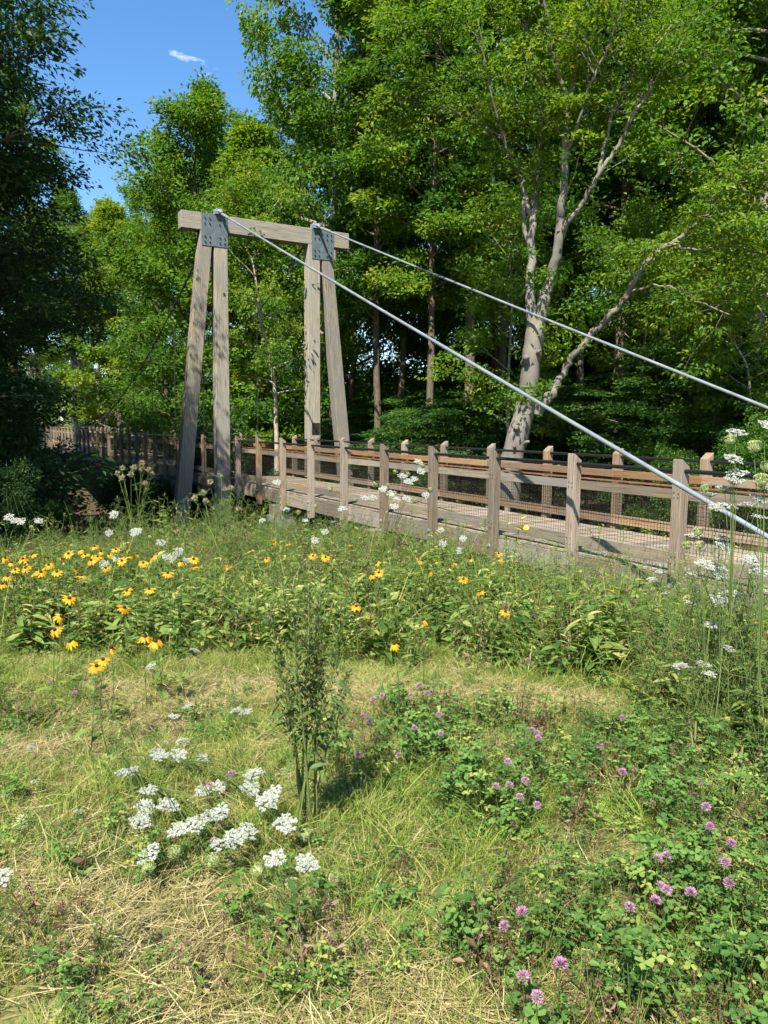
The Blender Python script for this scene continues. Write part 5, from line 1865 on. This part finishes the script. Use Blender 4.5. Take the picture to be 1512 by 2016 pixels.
clo_zones = [
    ('pink clover head in the thick near clover at right', .24, [(1180, 1467), (1057, 1443), (1060, 1453), (1048, 1437), (1034, 1537), (1003, 1546), (976, 1548), (1057, 1585), (1226, 1520), (1390, 1588), (1397, 1627), (1440, 1660), (1427, 1698),
     (1435, 1738), (1313, 1685), (1302, 1745), (1313, 1752), (1360, 1757), (1291, 1773), (1240, 1786), (1028, 1795), (993, 1823), (1104, 1898), (1030, 1922), (1057, 1962), (1295, 1690), (1380, 1540), (1023, 1569), (1463, 1358), (1225, 1413), (1440, 1662)]),
    ('pink clover head beside the dark dock stems', .26, [(865, 1407), (868, 1444), (785, 1487), (706, 1487), (715, 1410), (727, 1423), (735, 1378), (752, 1370), (808, 1370), (826, 1350), (842, 1365), (1000, 1500), (816, 1433)]),
    ('pink clover head in the straw at left', .12, [(100, 1342), (147, 1364), (455, 1524), (422, 1657), (412, 1548), (450, 1530)]),
    ('small pink clover head in the far meadow growth', .3, [(493, 1168), (520, 1186), (465, 1205), (527, 1217), (930, 1200), (1053, 1215), (905, 1182), (1040, 1300), (583, 1150)]),
]
for lab, h, lst in clo_zones:
    for i, (px, py) in enumerate(sorted(lst)):
        pt = at_ground(px, py, h * rf.uniform(.85, 1.1))
        gx, gy = pt.x + rf.uniform(-.05, .05), pt.y + rf.uniform(-.02, .06)
        base = Vector((gx, gy, float(ground_z(gx, gy)) - .01))
        T = thing('red_clover', '%s, %s from the left' % (lab, ORD[i]), 'wildflower', base, 0, 'red clover flowers')
        p = np.array(pt) - np.array(base)
        q, r = smooth_path(np.array([[0, 0, 0], p * .5 + nprf.normal(0, .012, 3), p - np.array([0, 0, .006])]), np.array([.0016, .0014, .0012]))
        mb = MB()
        mb.tube(q, r, 4, 0, rf.uniform(.2, .6))
        link('stem', mb.mesh('stem', G_STEM), T)
        o = link('flower_head', CLH[rf.randrange(4)], T, p)
        o.scale = (rf.uniform(.95, 1.25),) * 3
        orient(o, (rf.gauss(0, .25), rf.gauss(-.2, .25), 1), rf.uniform(0, 6.28))
        for k in range(3):
            j = int(rf.uniform(.3, .85) * (len(q) - 1))
            off = Vector((rf.uniform(-.03, .03), rf.uniform(-.03, .03), rf.uniform(0, .02)))
            lf = link('leaf', TRI, T, Vector(q[j]) + off, (rf.uniform(-.4, .4), rf.uniform(-.4, .4), rf.uniform(0, 6.28)))
            lf.scale = (rf.uniform(.8, 1.2),) * 3


# ---- thistles
def thistle_bulb(seed, kind):
    rng = np.random.default_rng(seed)
    mb = MB()
    blob(mb, (0, 0, 0), .014, 0, .5, 1, 1.25, 8, 5)
    n = 60
    p = sphere_pts(rng, n)
    mb.leaves(p * np.array([.0135, .0135, .0165]), unit(p + [0, 0, .3]), rng.normal(0, 1, (n, 3)), .009, .25, 0, rng.uniform(.2, .9, n))
    n = 70 if kind == 'p' else 130
    a = rng.uniform(0, 6.28, n)
    sp = rng.uniform(0, .75 if kind == 'p' else 1.7, n)
    d = np.stack([np.cos(a) * np.sin(sp), np.sin(a) * np.sin(sp), np.cos(sp)], 1)
    mb.leaves(np.tile([0, 0, .012], (n, 1)), d, rng.normal(0, 1, (n, 3)), rng.uniform(.016, .024, n) if kind == 'p' else rng.uniform(.022, .04, n), .13, 1, rng.uniform(0, 1, n))
    return mb.mesh('flower_head', [G_FEATHER, P_PURPLE if kind == 'p' else P_TAN])


TH_P, TH_T = thistle_bulb(600, 'p'), thistle_bulb(601, 't')
_mb = MB()
_rg = np.random.default_rng(5)
for _i in range(9):
    _x = .02 + _i * .016
    for _s in (-1, 1):
        leaf6(_mb, [(_x, 0, .012 * _i * .5)], [(.55, _s, .2)], [(0, 0, 1)], .045 * (1 - _i / 14), .011, ((.25, .5), (.6, .3)), 0, .5, .1, .1)
_mb.tube([(0, 0, 0), (.08, 0, .03), (.17, 0, .05)], [.002, .0015, .001], 4, 1)
TH_LEAF = _mb.mesh('leaf', [G_FEATHER, G_STEM])


def thistle(base, heads, Y, label):
    b = at_y(base[0], base[1], Y)
    b.z = float(ground_z(b.x, b.y)) - .02
    T = thing('thistle', label, 'wildflower', b, 0, 'thistles on the bank')
    hp = [np.array(at_y(x, y, Y + rf.uniform(-.25, .25))) - np.array(b) for x, y, k in heads]
    c = np.mean(hp, 0)
    fork = c * .45
    mb = MB()
    tp, tr = smooth_path(np.array([[0, 0, 0], fork * .5 + nprf.normal(0, .02, 3), fork]), np.array([.007, .006, .005]))
    mb.tube(tp, tr, 6, 0, .5)
    pts = list(tp)
    for p in hp:
        st = fork * rf.uniform(.75, 1)
        mid = st + (p - st) * .5 + nprf.normal(0, .03, 3)
        q, r = smooth_path(np.array([st, mid, p]), np.array([.0045, .0035, .0028]))
        mb.tube(q, r, 5, 0, rf.uniform(.3, .8), cap=False)
        pts += list(q)
    link('stem', mb.mesh('stem', G_STEM), T)
    for p, (x, y, k) in zip(hp, heads):
        o = link('flower_head', TH_P if k == 'p' else TH_T, T, p)
        o.scale = (rf.uniform(1.25, 1.7),) * 3
        orient(o, (rf.gauss(0, .4), rf.gauss(-.2, .3), 1), rf.uniform(0, 6))
    for k in range(34):
        q = pts[rf.randrange(len(pts))]
        lf = link('leaf', TH_LEAF, T, q, (0, rf.uniform(-.5, .2), rf.uniform(0, 6.28)))
        lf.scale = (rf.uniform(.6, 1.15),) * 3


thistle((425, 1120), [(436, 938, 'p'), (443, 967, 't'), (413, 952, 't'), (455, 965, 't'), (449, 985, 'p'), (385, 985, 't'), (400, 975, 't')], 9.6, 'tall thistle with purple and tan heads before the near tower leg')
thistle((432, 1130), [(421, 1003, 'p'), (443, 1033, 'p'), (457, 1043, 'p'), (405, 990, 't'), (470, 1005, 't'), (364, 1080, 'p')], 9.2, 'shorter thistle with purple heads at the foot of the tower')
thistle((262, 1110), [(240, 925, 't'), (232, 935, 't'), (262, 925, 't'), (258, 937, 't'), (278, 915, 't'), (282, 925, 't'), (293, 928, 't'), (299, 936, 't'), (288, 955, 't'), (243, 945, 't')], 10.0, 'thistle gone to tan down against the dark ravine')


# ---- the dark dock plant standing in the near meadow
def build_dock():
    base = at_ground(605, 1642)
    T = thing('dock_plant', 'dark seeding dock plant with several upright stems in the near grass', 'plant', base)
    rng = np.random.default_rng(61)
    b = np.array(base)
    lm = MB()
    leaf6(lm, [(0, 0, 0)], [(1, 0, .2)], [(-.2, 0, 1)], .11, .034, ((.3, .46), (.66, .42)), 0, .25, .3, .6)
    lmesh = lm.mesh('leaf', G_DARKWEED)
    tops = [(600, 1150), (632, 1170), (578, 1200), (618, 1200), (560, 1270), (655, 1230), (612, 1240), (590, 1290), (640, 1300), (668, 1330), (570, 1330)]
    for i, (px, py) in enumerate(tops):
        top = np.array(at_y(px, py, base.y + rng.uniform(-.12, .15))) - b
        top[:2] += rng.normal(0, .05, 2)
        f0 = np.array([rng.normal(0, .03), rng.normal(0, .03), -.02])
        q, r = smooth_path(np.array([f0, f0 * .5 + top * np.array([.35, .35, .42]), top * np.array([.75, .75, .75]), top]), np.array([.0058, .005, .0035, .0015]) * (1 if i < 5 else .7))
        mb = MB()
        mb.tube(q, r, 6, 1, rng.uniform(.5, 1))
        C, D = [], []
        for k in range(270):
            s = .42 + .58 * rng.uniform(0, 1) ** .9
            j = s * (len(q) - 1)
            k0 = int(min(j, len(q) - 2))
            c = q[k0] + (q[k0 + 1] - q[k0]) * (j - k0)
            o = rng.normal(0, 1, 3) * np.array([1, 1, .6])
            C.append(c + unit(o) * rng.uniform(0, .05) * (1.35 - s))
            D.append(unit(o) * .6 + np.array([0, 0, .7]))
        n = len(C)
        mb.leaves(np.array(C), np.array(D), rng.normal(0, 1, (n, 3)), rng.uniform(.010, .026, n), .45, 0, rng.uniform(0, 1, n))
        link('stem', mb.mesh('stem', [G_DARKWEED, G_STEM]), T)
        for k in range(5):
            j = int(rng.uniform(.25, .75) * (len(q) - 1))
            lf = link('leaf', lmesh, T, q[j], (rng.uniform(-.3, .3), rng.uniform(-.6, .5), rng.uniform(0, 6.28)))
            lf.scale = (float(rng.uniform(.5, 1.05)),) * 3


G_DARKWEED = leafy('dark_weed', [(0.0, (0.05, 0.095, 0.024)), (0.5, (0.125, 0.18, 0.045)), (.85, (0.21, 0.225, 0.065)), (1.0, (0.27, 0.19, 0.085))], 0.25)
build_dock()


# ---- a yellow primrose spire before the rail, a bright fallen leaf and dead stems
def build_small():
    b = at_y(1005, 1150, 8.0)
    b.z = float(ground_z(b.x, b.y))
    T = thing('primrose', 'yellow-flowered spire rising before the third railing bay', 'wildflower', b)
    mb = MB()
    top = np.array(at_y(1027, 1020, 8.0)) - np.array(b)
    t2 = np.array(at_y(1000, 1010, 8.0)) - np.array(b)
    for e in (top, t2):
        q, r = smooth_path(np.array([[0, 0, 0], e * .5 + np.array([-.03, 0, 0]), e]), np.array([.004, .003, .002]))
        mb.tube(q, r, 5, 1, .5)
        n = 60
        j = nprf.uniform(.15, 1, n) * (len(q) - 1)
        c = q[np.clip(j.astype(int), 0, len(q) - 1)]
        leaf6(mb, c, nprf.normal(0, 1, (n, 3)) + np.array([0, 0, .5]), nprf.normal(0, .5, (n, 3)) + np.array([0, 0, 1]), nprf.uniform(.03, .075, n), .016, ((.3, .46), (.66, .42)), 0, nprf.uniform(.1, .8, n), .1, .3)
    link('stem', mb.mesh('stem', [G_WEED, G_STEM]), T)
    for px, py in ((1027, 1035), (1031, 1020), (1020, 1042), (1036, 1040)):
        fm = MB()
        n = 9
        a = np.arange(n) * 6.283 / n
        leaf6(fm, np.zeros((n, 3)), np.stack([np.cos(a), np.sin(a), np.full(n, .4)], 1), np.tile([0, 0, 1.0], (n, 1)), .034, .02, ((.4, .45), (.75, .5)), 0, nprf.uniform(0, 1, n), -.1, .1)
        link('bloom', fm.mesh('bloom', P_YBLOOM), T, np.array(at_y(px, py, 7.97)) - np.array(b), (rf.uniform(.2, 1), 0, rf.uniform(0, 6)))
    b = at_ground(1212, 1600, .02)
    fm = MB()
    leaf6(fm, [(-.12, 0, .0)], [(1, -.2, .05)], [(0, -.25, 1)], .2, .13, ((.25, .42), (.65, .5)), 0, .95, .15, .25)
    leaf6(fm, [(.06, .02, .01)], [(1, .15, .1)], [(0, -.5, 1)], .13, .06, ((.25, .42), (.65, .5)), 0, .9, .2, .3)
    o = link('broad_leaf', fm.mesh('broad_leaf', G_YLEAF), None, b)
    tag(o, 'broad pale green leaf lying in the near clover', 'leaf')
    for pts, lab, m, rr in (
            ([(560, 1985), (640, 1890), (720, 1800)], 'pale dry stalk slanting across the bottom of the picture', G_DRY, .0022),
            ([(345, 1905), (400, 1850), (455, 1790)], 'pale dry stalk lying beside the dry patch in the grass', G_DRY, .0024),
            ([(690, 1755), (800, 1757), (900, 1770), (965, 1778)], 'thin grey dead stem lying level in the near grass', G_BROWN, .0022),
            ([(905, 1560), (970, 1500), (1060, 1445)], 'dry stalk leaning across the clover edge', G_DRY, .002),
            ([(775, 1690), (850, 1610), (935, 1500)], 'long straw stem leaning in the green grass', G_DRY, .002),
            ([(1360, 1530), (1420, 1465), (1505, 1380)], 'long yellow straw leaning at the right', G_DRY, .003),
            ([(980, 1990), (985, 1890), (978, 1850)], 'reddish bent stem at the foot of the near clover', G_BROWN, .0025)):
        P = np.array([at_ground(x, y, .05) for x, y in pts])
        q, r = smooth_path(P, np.full(len(P), rr))
        mb = MB()
        mb.tube(q, r, 5, 0, .8)
        o = link('dry_stalk', mb.mesh('dry_stalk', m))
        tag(o, lab, 'stalk', 'loose stalks')
    b = at_ground(757, 1778, .02)
    mb = MB()
    mb.tube([(-.035, 0, .0), (0, .005, .012), (.03, -.01, .004)], [.003, .007, .003], 6, 0, .9)
    mb.tube([(-.02, 0, .0), (-.035, .02, .04), (-.01, .03, .07)], [.003, .003, .0015], 5, 0, .9)
    mb.tube([(.0, 0, .0), (.03, .02, .03)], [.003, .0015], 5, 0, .9)
    o = link('driftwood_twig', mb.mesh('driftwood_twig', P_TAN), None, b)
    tag(o, 'small bleached twig lying in the near grass', 'twig')
    # cut green stems standing at the right
    for i, (x0, y0, x1, y1) in enumerate([(1425, 1595, 1447, 1475), (1437, 1600, 1458, 1480), (1447, 1598, 1462, 1470), (1366, 1520, 1370, 1420), (1375, 1545, 1360, 1440)]):
        a = np.array(at_ground(x0, y0))
        c = np.array(at_y(x1, y1, a[1] + .05))
        mb = MB()
        q, r = smooth_path(np.array([a, (a + c) / 2, c]), np.array([.006, .0055, .005]))
        mb.tube(q, r, 7, 0, .9)
        o = link('cut_stem', mb.mesh('cut_stem', G_STEM))
        tag(o, 'bare yellow-green cut stem in the right clover, %s of these from the left' % ORD[[3, 2, 4, 0, 1].index(i) if i in (3, 2, 4, 0, 1) else i], 'stem', 'cut stems')


G_YLEAF = leafy('pale_leaf', [(0.0, (0.2, 0.3, 0.05)), (1.0, (0.36, 0.46, 0.10))], 0.3)
build_small()
